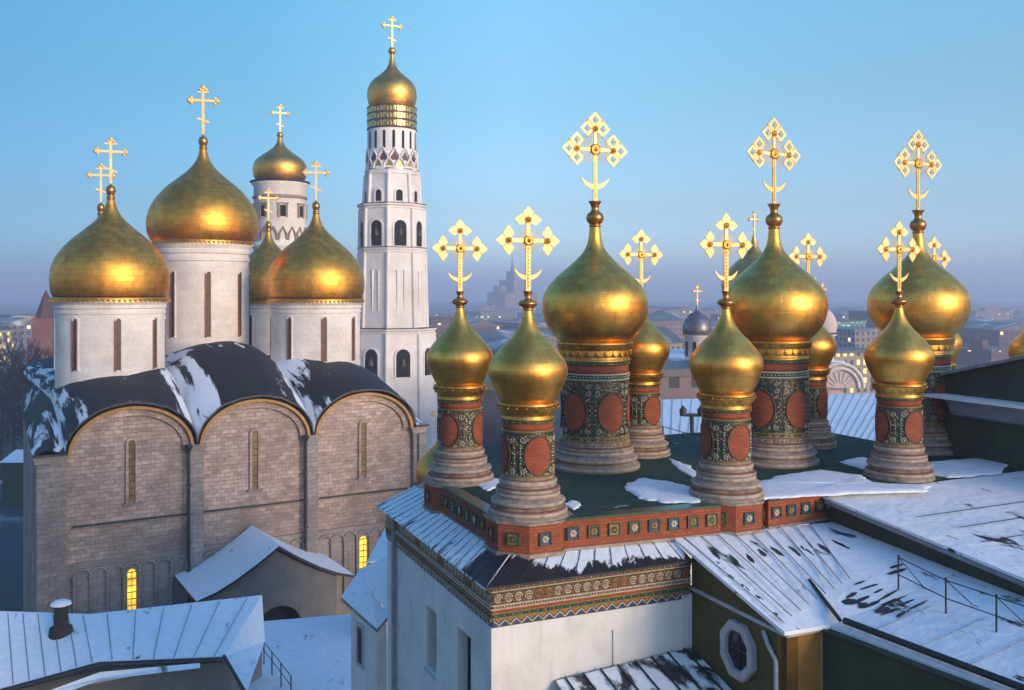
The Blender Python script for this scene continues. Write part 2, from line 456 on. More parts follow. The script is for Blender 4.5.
# ------------------------------------------------------------------ crosses
def plain_cross(h, w, mat='gold_cross'):
    """slender three-bar church cross, foot at z=0, arms along x"""
    b = MB(); t = h * .028
    b.box(-t, t, -t, t, 0, h, mat)
    zc = h * .72
    b.box(-w / 2, w / 2, -t * .9, t * .9, zc - t, zc + t, mat)
    b.box(-w * .2, w * .2, -t * .8, t * .8, h * .88, h * .88 + t * 1.4, mat)
    X = Matrix.Translation((0, 0, h * .30)) @ Matrix.Rotation(R(18), 4, 'Y')
    b.box(-w * .22, w * .22, -t * .8, t * .8, -t * .8, t * .8, mat, X)
    for x, z in ((-w / 2, zc), (w / 2, zc), (0, h)):
        b.ball((x, 0, z), t * 2.0, mat, 8, 6)
        dx = 0 if x == 0 else math.copysign(1, x)
        if dx:
            b.ball((x - dx * t * 1.6, 0, z + t * 2), t * 1.5, mat, 8, 5); b.ball((x - dx * t * 1.6, 0, z - t * 2), t * 1.5, mat, 8, 5)
        else:
            b.ball((-t * 2, 0, z - t * 1.6), t * 1.5, mat, 8, 5); b.ball((t * 2, 0, z - t * 1.6), t * 1.5, mat, 8, 5)
    return b

def plate(b, pts, y0, y1, mat):
    b.prism(pts, 'y', y0, y1, mat)

def leaf(c, d, length, width):
    """pointed ornate leaf outline from c along direction d (2D)"""
    dx, dz = d; nx, nz = -dz, dx
    prof = [(0, .30), (.10, .62), (.24, .70), (.36, 1.08), (.46, .80), (.56, .88), (.66, .52), (.78, .46), (.86, .20), (1.0, .0)]
    a = [(c[0] + dx * length * t + nx * width * w, c[1] + dz * length * t + nz * width * w) for t, w in prof]
    z = [(c[0] + dx * length * t - nx * width * w, c[1] + dz * length * t - nz * width * w) for t, w in prof[:-1]]
    return a + z[::-1]

def ornate_cross(h, w, zc, diamond):
    b = MB(); bw = .058 * h if not diamond else .036 * h
    bw = .062 if not diamond else .062
    th = .022
    b.box(-bw, bw, -th, th, 0, zc - .02, 'gold_cross')
    b.box(-bw * .45, bw * .45, -th - .012, th + .012, .08, zc - .12, 'gold_trim')
    # beads up the shaft
    for i in range(int((zc - .25) / .09)):
        b.ball((0, -th - .016, .15 + i * .09), .024, 'gold_cross', 6, 4)
        b.ball((0, th + .016, .15 + i * .09), .024, 'gold_cross', 6, 4)
    arm = w / 2
    dirs = ((1, 0), (-1, 0), (0, 1))
    up = h - zc
    for d in dirs:
        ln = up if d == (0, 1) else arm
        e = ln * (.56 if diamond else .60)
        if d[1]: b.box(-bw * .8, bw * .8, -th, th, zc + .02, zc + e, 'gold_cross')
        else:
            x0, x1 = sorted((d[0] * .02, d[0] * e)); b.box(x0, x1, -th, th, zc - bw * .8, zc + bw * .8, 'gold_cross')
        c = (d[0] * e, zc + d[1] * e)
        n = (-d[1], d[0])
        if not diamond:
            for dd in (d, n, (-n[0], -n[1])):
                s_ = (c[0] + dd[0] * .05, c[1] + dd[1] * .05)
                plate(b, leaf(s_, dd, ln * .40 - .05 if dd == d else ln * .38, ln * .165), -th * .7, th * .7, 'gold_cross')
        else:
            # square tip of pierced fretwork: four rails, corner plates, inner curls
            q = ln * .44
            tip = (c[0] + d[0] * q, c[1] + d[1] * q)
            s1 = (c[0] + n[0] * q, c[1] + n[1] * q); s2 = (c[0] - n[0] * q, c[1] - n[1] * q)
            base_ = (c[0] - d[0] * q, c[1] - d[1] * q)
            def V(p, y=0): return Vector((p[0], y, p[1]))
            for p in (tip, s1, s2):
                dd = Vector((p[0] - c[0], p[1] - c[1])).normalized(); nn = Vector((-dd.y, dd.x))
                def K(l_, w_): return (c[0] + dd.x * l_ * q + nn.x * w_ * q, c[1] + dd.y * l_ * q + nn.y * w_ * q)
                plate(b, [K(.08, -.08), K(.54, -.50), K(1.03, 0), K(.82, 0), K(.54, -.25), K(.26, 0)], -th * .7, th * .7, 'gold_cross')
                plate(b, [K(.26, 0), K(.54, .25), K(.82, 0), K(1.03, 0), K(.54, .50), K(.08, .08)], -th * .7, th * .7, 'gold_cross')
                b.ball((K(.54, 0)[0], 0, K(.54, 0)[1]), q * .085, 'gold_cross', 8, 6)
                b.tube([V(K(.30, 0)), V(K(.80, 0))], .012, 'gold_cross', 5)
                for sg in (1, -1):
                    b.ball((K(.54, .48 * sg)[0], 0, K(.54, .48 * sg)[1]), q * .07, 'gold_cross', 8, 6)
            for sg in (1, -1):
                m_ = (c[0] + (-d[0] * .5 + n[0] * sg * .5) * q * .62, c[1] + (-d[1] * .5 + n[1] * sg * .5) * q * .62)
                ring = [V((m_[0] + q * .16 * math.cos(a * PI / 5), m_[1] + q * .16 * math.sin(a * PI / 5))) for a in range(11)]
                b.tube(ring, .018, 'gold_cross', 5, False)
    # rays between the arms
    rl = min(arm, up) * (.42 if not diamond else .55)
    for k in range(4):
        for j in range(5):
            a = PI / 4 + k * PI / 2 + (j - 2) * R(13)
            l_ = rl * (1 - .10 * abs(j - 2))
            p0 = Vector((math.cos(a) * .06, 0, zc + math.sin(a) * .06)); p1 = Vector((math.cos(a) * l_, 0, zc + math.sin(a) * l_))
            b.tube([p0, p1], [.017, .008], 'gold_cross', 5)
    return b

def crescent(zc, r, mat='gold_cross'):
    b = MB(); o = []; i_ = []
    n = 16
    for k in range(n + 1):
        a = R(188) + R(164) * k / n
        o.append((r * math.cos(a), zc + r * .9 * math.sin(a)))
        ww = .30 * r * math.sin(PI * k / n) ** .8
        i_.append(((r - ww) * math.cos(a), zc + (r * .9 - ww) * math.sin(a)))
    for k in range(n):
        q = [o[k], o[k + 1], i_[k + 1], i_[k]]
        if k in (0, n - 1): q = [o[k], o[k + 1], i_[k + 1], (i_[k][0] + .001, i_[k][1])]
        plate(b, q, -.016, .016, mat)
    return b

def boss(c, r):
    b = MB()
    for s in (-1, 1):
        P = [[(c[0] + rr * r * math.cos(2 * PI * j / 14), s * (.024 + yy * r), c[1] + rr * r * math.sin(2 * PI * j / 14)) for j in range(14)] for rr, yy in ((1, 0), (1, .28), (.86, .36), (.72, .22))]
        b.grid(P, 'gold_trim', None, True, True, flip=(s > 0))
        P = [[(c[0] + rr * r * math.cos(2 * PI * j / 14), s * (.024 + yy * r), c[1] + rr * r * math.sin(2 * PI * j / 14)) for j in range(14)] for rr, yy in ((.72, .20), (.64, .42), (.40, .58), (.02, .66))]
        b.grid(P, 'bronze', None, True, True, flip=(s > 0))
    return b

# ------------------------------------------------------------------ palace cupolas
def on_cyl(r, s, z):            # s = arc length from the angle 0
    a = s / r
    return Vector((r * math.sin(a), -r * math.cos(a), z))

def spiral(c, r0, turns, dirn, a0, n=16):
    return [(c[0] + r0 * (1 - .8 * k / n) * math.cos(a0 + dirn * turns * 2 * PI * k / n), c[1] + r0 * (1 - .8 * k / n) * math.sin(a0 + dirn * turns * 2 * PI * k / n)) for k in range(n + 1)]

def make_cupola(parent, big):
    s = 1.0
    if not big:
        r = .62; z1, z2 = 1.0, 2.02; nm = 4; base_r = .93
        mould = [(.98, -.02), (.98, .06), (.93, .10), (.93, .2), (.86, .25), (.82, .28), (.88, .33), (.88, .42), (.80, .47), (.75, .50), (.75, .60), (.79, .64), (.77, .70), (.69, .74), (.67, .78), (.67, .90), (.645, .94), (.62, .98)]
        dome = [(.60, 2.74), (.70, 2.80), (.825, 3.06), (.93, 3.30), (.965, 3.50), (.93, 3.67), (.85, 3.81), (.61, 4.10), (.36, 4.36), (.21, 4.60), (.135, 4.80), (.105, 4.96)]
        fin = [(.105, 4.94), (.13, 4.97), (.12, 5.01), (.20, 5.06), (.235, 5.12), (.20, 5.18), (.10, 5.23), (.085, 5.30), (.10, 5.38), (.125, 5.42), (.0, 5.43)]
        cornice = [(.63, 2.32), (.66, 2.34), (.66, 2.38), (.645, 2.40), (.645, 2.46), (.69, 2.53), (.74, 2.58), (.74, 2.66), (.76, 2.68), (.76, 2.73), (.70, 2.76), (.62, 2.77)]
        bands = [('tile_green', .635, 2.02, 2.06), ('ochre', .645, 2.06, 2.10), ('brick', .615, 2.10, 2.27), ('tile_green', .64, 2.27, 2.32)]
        low = [('ochre', .65, .985, 1.02), ('tile_green', .64, 1.02, 1.05)]
        cz, ch, cw, czc = 5.40, 2.10, 1.72, 1.25
        gs, mw, mh = .40, .335, .44
    else:
        r = 1.04; z1, z2 = .86, 2.72; nm = 6
        mould = [(1.44, -.35), (1.44, -.05), (1.36, .02), (1.36, .12), (1.26, .18), (1.22, .22), (1.29, .27), (1.29, .38), (1.20, .43), (1.16, .46), (1.16, .58), (1.19, .62), (1.17, .68), (1.09, .73), (1.07, .84), (1.04, .86)]
        dome = [(.98, 3.84), (1.12, 3.92), (1.40, 4.2), (1.585, 4.57), (1.645, 5.0), (1.55, 5.42), (1.22, 5.84), (.83, 6.18), (.53, 6.46), (.31, 6.74), (.21, 7.02), (.165, 7.42)]
        fin = [(.165, 7.40), (.19, 7.45), (.165, 7.50), (.24, 7.58), (.275, 7.70), (.24, 7.82), (.14, 7.90), (.115, 8.0), (.15, 8.12), (.20, 8.19), (.19, 8.22), (0, 8.23)]
        cornice = [(1.05, 3.26), (1.09, 3.28), (1.09, 3.34), (1.06, 3.36), (1.06, 3.46), (1.10, 3.50), (1.10, 3.62), (1.16, 3.66), (1.16, 3.78), (1.18, 3.80), (1.18, 3.86), (1.10, 3.90), (1.0, 3.90)]
        bands = [('cream', 1.065, 2.72, 2.77), ('tile_green', 1.05, 2.77, 2.88), ('cream', 1.07, 2.88, 2.93), ('brick', 1.035, 2.93, 3.18), ('tile_green', 1.06, 3.18, 3.26)]
        low = [('ochre', 1.075, .87, .92), ('tile_green', 1.06, .92, .98), ('ochre', 1.07, .98, 1.02)]
        cz, ch, cw, czc = 8.20, 2.78, 2.28, 1.62
        gs, mw, mh = .40, .42, .56
    SEG = 48
    d = MB()
    d.lathe([(r, z1 - .02), (r, z2 + .02)], SEG, 'ornament')
    cup = d.build('cupola', parent)
    vine = d
    # stepped bands
    b = MB()
    for mt, rr, a, c in bands:
        b.lathe([(rr - .04, a), (rr, a + .004), (rr, c - .004), (rr - .04, c)], SEG, mt)
    b2 = MB()
    for mt, rr, a, c in low:
        b2.lathe([(rr - .04, a), (rr, a + .004), (rr, c - .004), (rr - .04, c)], SEG, mt)
    nb = 44 if not big else 60       # row of small studs
    for k in range(nb):
        a = 2 * PI * k / nb
        zz = (.995 + .055) if not big else 2.825
        rr = (r + .012) if not big else 1.055
        (b if big else b2).ball((rr * math.cos(a), rr * math.sin(a), zz), .018 if not big else .026, 'cream', 6, 4)
        if k % 2 == 0:
            zz2 = 2.295 if not big else 3.22
            b.ball(((r + .03) * math.cos(a), (r + .03) * math.sin(a), zz2), .02, 'ochre', 6, 4)
    b.build('tile_band', cup); b2.build('lower_tile_band', cup)
    # mouldings
    b = MB()
    for q in range(len(mould) - 1):
        (ra, za), (rb, zb_) = mould[q], mould[q + 1]
        b.lathe([(ra, za), (rb, zb_)], 72, 'mould_stone' if abs(zb_ - za) > .055 or q % 3 else 'mould_red')
    for q in range(1, len(mould) - 1):
        if mould[q][0] == mould[q - 1][0] and mould[q][1] - mould[q - 1][1] > .08:
            hh_ = (mould[q][1] - mould[q - 1][1]) / 2; zc_ = (mould[q][1] + mould[q - 1][1]) / 2
            b.lathe([(mould[q][0] - .004 + hh_ * .75 * math.cos(t_ * PI / 8), zc_ + hh_ * math.sin(t_ * PI / 8)) for t_ in range(-4, 5)], 72, 'mould_pale')

    nb = 40 if not big else 54
    for k in range(nb):
        a = 2 * PI * k / nb
        zz = .84 if not big else .79
        rr = .675 if not big else 1.085
        b.ball((rr * math.cos(a), rr * math.sin(a), zz), .028, 'ochre' if k % 2 else 'tile_green', 6, 4)
    b.build('base_moulding', cup)
    # gilded cornice with hanging scallops
    b = MB(); b.lathe(cornice, SEG, 'gold_trim')
    ns = 20 if not big else 26
    zt, rr, hh = (2.66, .745, .15) if not big else (3.63, 1.108, .20)
    for k in range(ns):
        a0 = 2 * PI * k / ns; w_ = 2 * PI * rr / ns * .46
        rows = []
        for q in ((0, 1), (.35, .95), (.65, .7), (.88, .35), (1, .05)):
            row = []
            for e in (-1, 0, 1):
                aa = a0 + e * q[1] * w_ / rr
                rad = rr + .012 - (.06 * q[0] if not big else 0) + (.012 if e == 0 else 0)
                row.append((rad * math.cos(aa), rad * math.sin(aa), zt - hh * q[0]))
            rows.append(row)
        b.grid(rows, 'gold_fine', None, False, True, flip=True)
        b.ball(((rr + .02) * math.cos(a0 + PI / ns), (rr + .02) * math.sin(a0 + PI / ns), zt - .02), .022, 'gold_fine', 6, 4)
    b.build('cornice', cup)
    b = MB(); b.lathe(smooth_profile(dome, 5), 64, 'gold_fine')
    b.build('dome', cup)
    b = MB(); b.lathe(smooth_profile(fin, 3), 20, 'bronze')
    b.build('finial_ball', cup)
    # brick medallions with a dark rim, and vines around them
    zc = (z1 + z2) / 2 + (.0 if not big else -.02)
    sect = 2 * PI * r / nm
    for k in range(nm):
        s0 = k * sect
        md = MB()
        nr, na = 4, 32
        rows = []
        for i in range(nr + 1):
            q = i / nr
            rows.append([on_cyl(r + .028, s0 + max(q, .01) * mw * math.cos(2 * PI * j / na), zc + max(q, .01) * mh * math.sin(2 * PI * j / na)) for j in range(na)])
        md.grid(rows, 'brick', lambda i, j: (s0 + i / nr * mw * math.cos(2 * PI * j / na), zc + i / nr * mh * math.sin(2 * PI * j / na)), True, True, flip=True)
        md.tube([on_cyl(r + .02, s0 + (mw + .02) * math.cos(2 * PI * j / na), zc + (mh + .02) * math.sin(2 * PI * j / na)) for j in range(na + 1)], .026, 'brick_dark', 6, False)
        md.build('medallion', cup)
        # garland ring of leaves
        nl = 26
        for j in range(nl):
            a = 2 * PI * (j + .5) / nl
            p = on_cyl(r + .015, s0 + (mw + .068) * math.cos(a), zc + (mh + .068) * math.sin(a))
            if abs((mw + .068) * math.cos(a)) < sect / 2: vine.ball(p, .019, ('cream', 'tile_green', 'ochre')[j % 3], 6, 4)
        for sx in (1, -1):
            for sz in (1, -1):
                hw = sect / 2
                Hh = (z2 - z1) / 2
                cc = (s0 + sx * (hw - .10), zc + sz * (Hh - .13))
                sp = spiral(cc, .085, 1.3, sx * sz, 0 if sx < 0 else PI)
                vine.tube([on_cyl(r + .012, *p) for p in sp], .014, 'cream', 5)
                cc = (s0 + sx * (hw - .29), zc + sz * (Hh - .085))
                sp = spiral(cc, .062, 1.2, -sx * sz, PI / 2)
                vine.tube([on_cyl(r + .012, *p) for p in sp], .012, 'ochre' if sz > 0 else 'cream', 5)
                if big:
                    cc = (s0 + sx * (hw - .12), zc + sz * (Hh - .36))
                    sp = spiral(cc, .09, 1.3, -sx * sz, PI / 2)
                    vine.tube([on_cyl(r + .012, *p) for p in sp], .015, 'cream', 5)
                # stem along the sector edge
                st = [(s0 + sx * (hw - .035 - .03 * math.sin(t * PI * 3)), zc + sz * t * (Hh - .02)) for t in [q / 10 for q in range(11)]]
                vine.tube([on_cyl(r + .010, *p) for p in st], .013, 'tile_green', 5)
                for t in (.08, .22, .36, .5):
                    p = on_cyl(r + .016, s0 + sx * (hw - .03), zc + sz * t * Hh)
                    vine.ball(p, .023, 'cream' if t in (.08, .36) else 'ochre', 6, 4)
    old = cup.data; cup.data = d.mesh('cupola'); bpy.data.meshes.remove(old)
    # cross
    cr = ornate_cross(ch, cw, czc, big)
    co = cr.build('cross', cup); co.location = (0, 0, cz)
    up = ch - czc; ef = .56 if big else .60
    brr = .085 if not big else .10
    for c in ((-cw / 2 * ef, czc), (cw / 2 * ef, czc), (0, czc + up * ef)):
        o = boss(c, brr).build('boss', cup); o.location = (0, 0, cz)
    # central rosette
    b = MB()
    for sgn in (-1, 1):
        rr = .12 if not big else .17
        P = [[(q * rr * (1 + .10 * math.cos(10 * 2 * PI * j / 40)) * math.cos(2 * PI * j / 40), sgn * (.03 + y), czc + q * rr * (1 + .10 * math.cos(10 * 2 * PI * j / 40)) * math.sin(2 * PI * j / 40)) for j in range(40)] for q, y in ((1, 0), (.95, .03), (.6, .035), (.5, .02), (.3, .05), (.02, .065))]
        b.grid(P, 'gold_trim', None, True, True, flip=(sgn > 0))
    o = b.build('rosette', cup); o.location = (0, 0, cz)
    o = crescent(czc * (.50 if not big else .52), .37 if not big else .50).build('crescent', cup); o.location = (0, 0, cz)
    return cup

def octagon(r, a0=PI / 8): return [(r * math.cos(a0 + k * PI / 4), r * math.sin(a0 + k * PI / 4)) for k in range(8)]

def rosette_tile(petal, ground):
    """square glazed tile with a flower, facing -y, centre at origin"""
    b = MB()
    h = .125
    b.box(-h, h, -.012, .05, -h, h, ground)
    for (x0, x1, z0, z1) in ((-h - .03, -h, -h - .03, h + .03), (h, h + .03, -h - .03, h + .03), (-h, h, -h - .03, -h), (-h, h, h, h + .03)):
        b.box(x0, x1, -.035, .05, z0, z1, 'tile_green' if ground != 'tile_green' else 'brick_dark')
    for k in range(6):
        a = k * PI / 3
        b.ball((.058 * math.cos(a), -.014, .058 * math.sin(a)), .036, petal, 8, 6, (1, .5, 1))
    b.ball((0, -.016, 0), .03, 'ochre' if petal != 'ochre' else 'brick_dark', 8, 6, (1, .7, 1))
    return b

# =================================================================== SETTING
g = MB(); S_ = 3600
g.face([(-S_, -S_ * .35, 0), (S_, -S_ * .35, 0), (S_, S_, 0), (-S_, S_, 0)], 'ground')
go = g.build('ground', None, None, 'structure'); go.location = (0, 0, GZ)
tag(go, 'snow patched city ground far below the roofs', 'ground')

# =================================================================== PALACE CHURCH (foreground)
TA = R(23.5)
TEREM = (0.365, 23.1, -5.4)
church = thing('palace_church', 'white palace church with green roof deck, tiled frieze and many gilded cupolas', 'church', TEREM, TA)
def loc(px, D, z=-5.4):
    p = at(px, HY, D); d = Vector((p.x - TEREM[0], p.y - TEREM[1]))
    return (d.x * math.cos(TA) + d.y * math.sin(TA), -d.x * math.sin(TA) + d.y * math.cos(TA), z + 5.4)
small = make_cupola(church, False); big_c = make_cupola(church, True)
small['label'] = 'small gilded cupola nearest the camera on the front corner of the deck'
spots_small = [(528, 23.1, 0, None), (460, 27.3, 45, 'small gilded cupola at the left edge of the deck'), (726, 25.15, 0, 'small gilded cupola on the middle of the brick parapet'),
               (899, 27.9, 0, 'small gilded cupola before the rightmost large one'), (641, 31.7, 10, 'small gilded cupola half behind the left large cupola'),
               (808, 33.5, 20, 'small gilded cupola half behind the middle large cupola'), (934, 35.6, 30, 'small gilded cupola mostly hidden behind the rightmost large one'),
               (1042, 30.2, 0, 'small gilded cupola cut off by the right edge')]
cup_at = []
for i, (px, D, rz, lab) in enumerate(spots_small):
    o = small if i == 0 else copy_tree(small, church)
    o.location = loc(px, D); o.rotation_euler.z = R(rz)
    for c_ in kids(o):
        if c_.name.split('.')[0] in ('cross', 'boss', 'rosette', 'crescent'): c_.rotation_euler.z = -R(rz)
    if lab: o['label'] = lab
    cup_at.append(o)
spots_big = [(595, 29.5, 0, 0, 'left large gilded cupola, the tallest cross'), (774, 30.4, 5, 0, 'middle large gilded cupola'), (918, 32.7, 2, 0, 'right large gilded cupola')]
for i, (px, D, rz, dz, lab) in enumerate(spots_big):
    o = big_c if i == 0 else copy_tree(big_c, church)
    p = loc(px, D); o.location = (p[0], p[1], p[2] + dz); o.rotation_euler.z = R(rz); o['label'] = lab
# pedestals under the parapet cupolas
pb = MB(); pb.prism(octagon(1.03), 'z', -.72, -.04, 'brick'); pb.prism(octagon(1.09), 'z', -.04, .02, 'mould_stone'); pb.prism(octagon(1.08), 'z', -.80, -.70, 'mould_stone')
ped_me = pb.mesh('pedestal')
def add_ped(cu, rot=0):
    o = bpy.data.objects.new('pedestal', ped_me); COL.objects.link(o); o.parent = cu
    o.rotation_euler.z = rot - cu.rotation_euler.z
    return o
for idx in (0, 1, 2): add_ped(cup_at[idx])

E = Vector(cup_at[2].location); B_ = Vector(cup_at[1].location)
# deck
dk = MB()
vf = -.62
deck = [(-.5, vf), (E.x, E.y - .62), (8.6, E.y - .45), (16.2, -.6), (16.3, 9.5), (3.0, 9.8), (B_.x + .4, B_.y + 3.4), (B_.x - .45, B_.y + .4)]
dk.prism(deck, 'z', -.10, 0.0, 'green_roof')
dko = dk.build('roof_deck', church)
def TL(p): d = Vector((p.x - TEREM[0], p.y - TEREM[1])); return Vector((d.x * math.cos(TA) + d.y * math.sin(TA), -d.x * math.sin(TA) + d.y * math.cos(TA), p.z + 5.4))
def on_deck(px, py): return TL(at(px, py, 5.4 * F / (py - HY)))
def drift(parent, outline, h, seed, name='snow_drift'):
    r = random.Random(seed); pts = [on_deck(*p) for p in outline]
    cen = sum(pts, Vector()) / len(pts); n = len(pts); K = 14; bd = []
    for i in range(n):
        for k in range(K):
            p = pts[i].lerp(pts[(i + 1) % n], k / K); d_ = p - cen
            bd.append(cen + d_ * (1 + r.uniform(-.05, .05)) + Vector((r.uniform(-.05, .05), r.uniform(-.05, .05), 0)))
    bd = [(bd[i - 1] + bd[i] * 2 + bd[(i + 1) % len(bd)]) / 4 for i in range(len(bd))]
    rows = []
    for t, hh in ((1.0, -.02), (.985, .30), (.95, .58), (.85, .8), (.66, .92), (.48, 1.0), (.3, 1.02), (.12, .98), (.01, .98)):
        rows.append([Vector((*(cen.lerp(p, t)).xy, h * hh * (.62 + .10 * math.sin(i * .11 + t * 3)) + (r.uniform(-.003, .003) if t < .95 else 0))) for i, p in enumerate(bd)])
    b = MB(); b.grid(rows, 'snow_drift', None, True, True); return b.build(name, parent)
drift(dko, [(622, 487), (640, 478), (668, 482), (690, 487), (704, 495), (700, 503), (668, 503), (640, 499)], .10, 1)
drift(dko, [(752, 484), (780, 476), (820, 470), (862, 476), (872, 483), (905, 487), (930, 486), (926, 492), (860, 494), (800, 497), (758, 500)], .12, 2)
drift(dko, [(838, 462), (862, 457), (884, 464), (866, 470)], .06, 3)
drift(dko, [(478, 486), (494, 478), (503, 480), (500, 487), (486, 491)], .06, 4)
drift(dko, [(562, 505), (572, 500), (582, 504), (574, 510)], .05, 5)
drift(dko, [(668, 458), (690, 466), (702, 476), (694, 478), (676, 468)], .05, 6)
drift(dko, [(930, 462), (985, 458), (1010, 464), (1000, 474), (950, 478), (925, 474)], .10, 7)
# parapet with tiles
pr = MB()
def wall_strip(b, p, q, z0, z1, th, mat, lip=True):
    p, q = Vector((*p, 0)), Vector((*q, 0)); d = (q - p); ln = d.length; a = math.atan2(d.y, d.x)
    X = Matrix.Translation(p) @ Matrix.Rotation(a, 4, 'Z')
    b.box(0, ln, 0, th, z0, z1, mat, X)
    if lip:
        b.box(-.01, ln + .01, -.05, th + .0, z1, z1 + .05, 'tile_green', X)
        b.box(-.01, ln + .01, -.045, th, z0 - .07, z0, 'mould_stone', X)
    return X, ln
runs = [((.55, -.80), (E.x - .75, E.y - .80)), ((E.x + .75, E.y - .80), (8.5, E.y - .62)), ((-.80, B_.y - .75), (-.80, .6))]
par = None
tiles = []
for p, q in runs:
    X, ln = wall_strip(pr, p, q, -.70, -.04, .35, 'brick'); tiles.append((X, ln))
pr.box(8.35, 16.2, E.y - .40, E.y - .1, -3.5, -.11, 'green_wall'); pr.box(8.495, 8.75, -1.02, E.y - .41, -3.5, -.20, 'green_wall')
par = pr.build('parapet', church)
kinds = [('cream', 'tile_blue'), ('ochre', 'tile_green'), ('tile_green', 'ochre'), ('cream', 'brick_dark'), ('ochre', 'tile_blue')]
tile_me = [rosette_tile(a, c).mesh('rosette_tile') for a, c in kinds]
ti = 0
for X, ln in tiles:
    n = max(2, round(ln / .52))
    for k in range(n):
        o = bpy.data.objects.new('rosette_tile', tile_me[(ti * 3 + k) % 5]); COL.objects.link(o); o.parent = par
        o.matrix_local = X @ Matrix.Translation((ln * (k + .5) / n, -.02, -.36))
    ti += 1
for cu in (cup_at[0], cup_at[2], cup_at[1]):
    for k in range(8):
        a = k * PI / 4
        o = bpy.data.objects.new('rosette_tile', tile_me[k % 5]); COL.objects.link(o); o.parent = par
        rr = 1.03 * math.cos(PI / 8)
        o.matrix_local = Matrix.Translation(cu.location) @ Matrix.Rotation(a, 4, 'Z') @ Matrix.Translation((0, -rr - .02, -.38))
# white walls
w = MB()
UL, VF, VB, UR = -1.52, -1.50, 6.9, 3.72
ZE, ZF = -1.12, -2.06                      # eave, bottom of the frieze
ZB = GZ + 5.4
# front wall with two shallow recessed panels
def panel_wall(b, x0, x1, z0, z1, y, panels, depth, mat, X=None):
    """wall facing -y at y, with recessed rectangles"""
    xs = sorted({x0, x1, *[p[0] for p in panels], *[p[1] for p in panels]}); zs = sorted({z0, z1, *[p[2] for p in panels], *[p[3] for p in panels]})
    T = (lambda p: X @ Vector(p)) if X is not None else (lambda p: Vector(p))
    def inp(x, z): return any(p[0] < x < p[1] and p[2] < z < p[3] for p in panels)
    for i in range(len(xs) - 1):
        for j in range(len(zs) - 1):
            cx, cz = (xs[i] + xs[i + 1]) / 2, (zs[j] + zs[j + 1]) / 2
            yy = y + (depth if inp(cx, cz) else 0)
            b.face([T((xs[i], yy, zs[j])), T((xs[i + 1], yy, zs[j])), T((xs[i + 1], yy, zs[j + 1])), T((xs[i], yy, zs[j + 1]))], mat)
    for p in panels:
        a, c, e, f = p
        b.face([T((a, y, e)), T((a, y + depth, e)), T((a, y + depth, f)), T((a, y, f))], mat)
        b.face([T((c, y + depth, e)), T((c, y, e)), T((c, y, f)), T((c, y + depth, f))], mat)
        b.face([T((a, y + depth, f)), T((c, y + depth, f)), T((c, y, f)), T((a, y, f))], mat)
        b.face([T((a, y, e)), T((c, y, e)), T((c, y + depth, e)), T((a, y + depth, e))], mat)
panel_wall(w, UL, UR, ZB, ZF + .02, VF, [(-1.30, -.45, -6.5, -2.62), (.15, 1.55, -6.5, -2.55), (2.2, 3.3, -6.5, -2.50)][1:2], .05, 'palace_white')
w.box(UL - .05, UL + .30, VF - .05, VF + .2, ZB, ZF, 'palace_white', None)
w.box(UR - .30, UR, VF - .045, VF + .2, ZB, ZF + .1, 'palace_white', None)
# left wall faces -u: build along v, windows as recesses
XL = Matrix.Translation((UL, 0, 0)) @ Matrix.Rotation(-PI / 2, 4, 'Z')    # local x -> -v, local -y -> -u
wins = [(-3.15, -2.35, -4.55, -2.95), (-.75, .15, -6.6, -2.75)]
panel_wall(w, -VB, -VF, ZB, ZF + .02, 0, wins, .38, 'palace_white', XL)
w.face([(UL, VB, ZB), (UL, VB, ZE), (UR, VB, ZE), (UR, VB, ZB)][::-1], 'palace_white')
w.face([(UR, VF, ZB), (UR, VB, ZB), (UR, VB, ZF), (UR, VF, ZF)], 'palace_white')
w.build('wall', church)
for a, c, e, f in wins:
    wm = MB()
    def T(p): return XL @ Vector(p)
    wm.box(a + .06, c - .06, .30, .33, e + .06, f - .06, 'glass', XL)
    fr = wm.build('window', church)
    wm = MB()
    for q in ((a, a + .07, e, f), (c - .07, c, e, f), (a + .07, c - .07, f - .07, f), (a + .07, c - .07, e, e + .07), ((a + c) / 2 - .02, (a + c) / 2 + .02, e + .07, f - .07), (a + .07, c - .07, (e * .35 + f * .65) - .02, (e * .35 + f * .65) + .02)):
        wm.box(q[0], q[1], .26, .36, q[2], q[3], 'dark_metal', XL)
    wm.build('window_frame', fr)
    wm = MB(); wm.prism([(.02, e - .02), (.02, e - .10), (-.08, e - .10), (-.08, e - .06)], 'x', a - .05, c + .05, 'grey_trim', None, False, XL)
    wm.build('window_sill', fr)
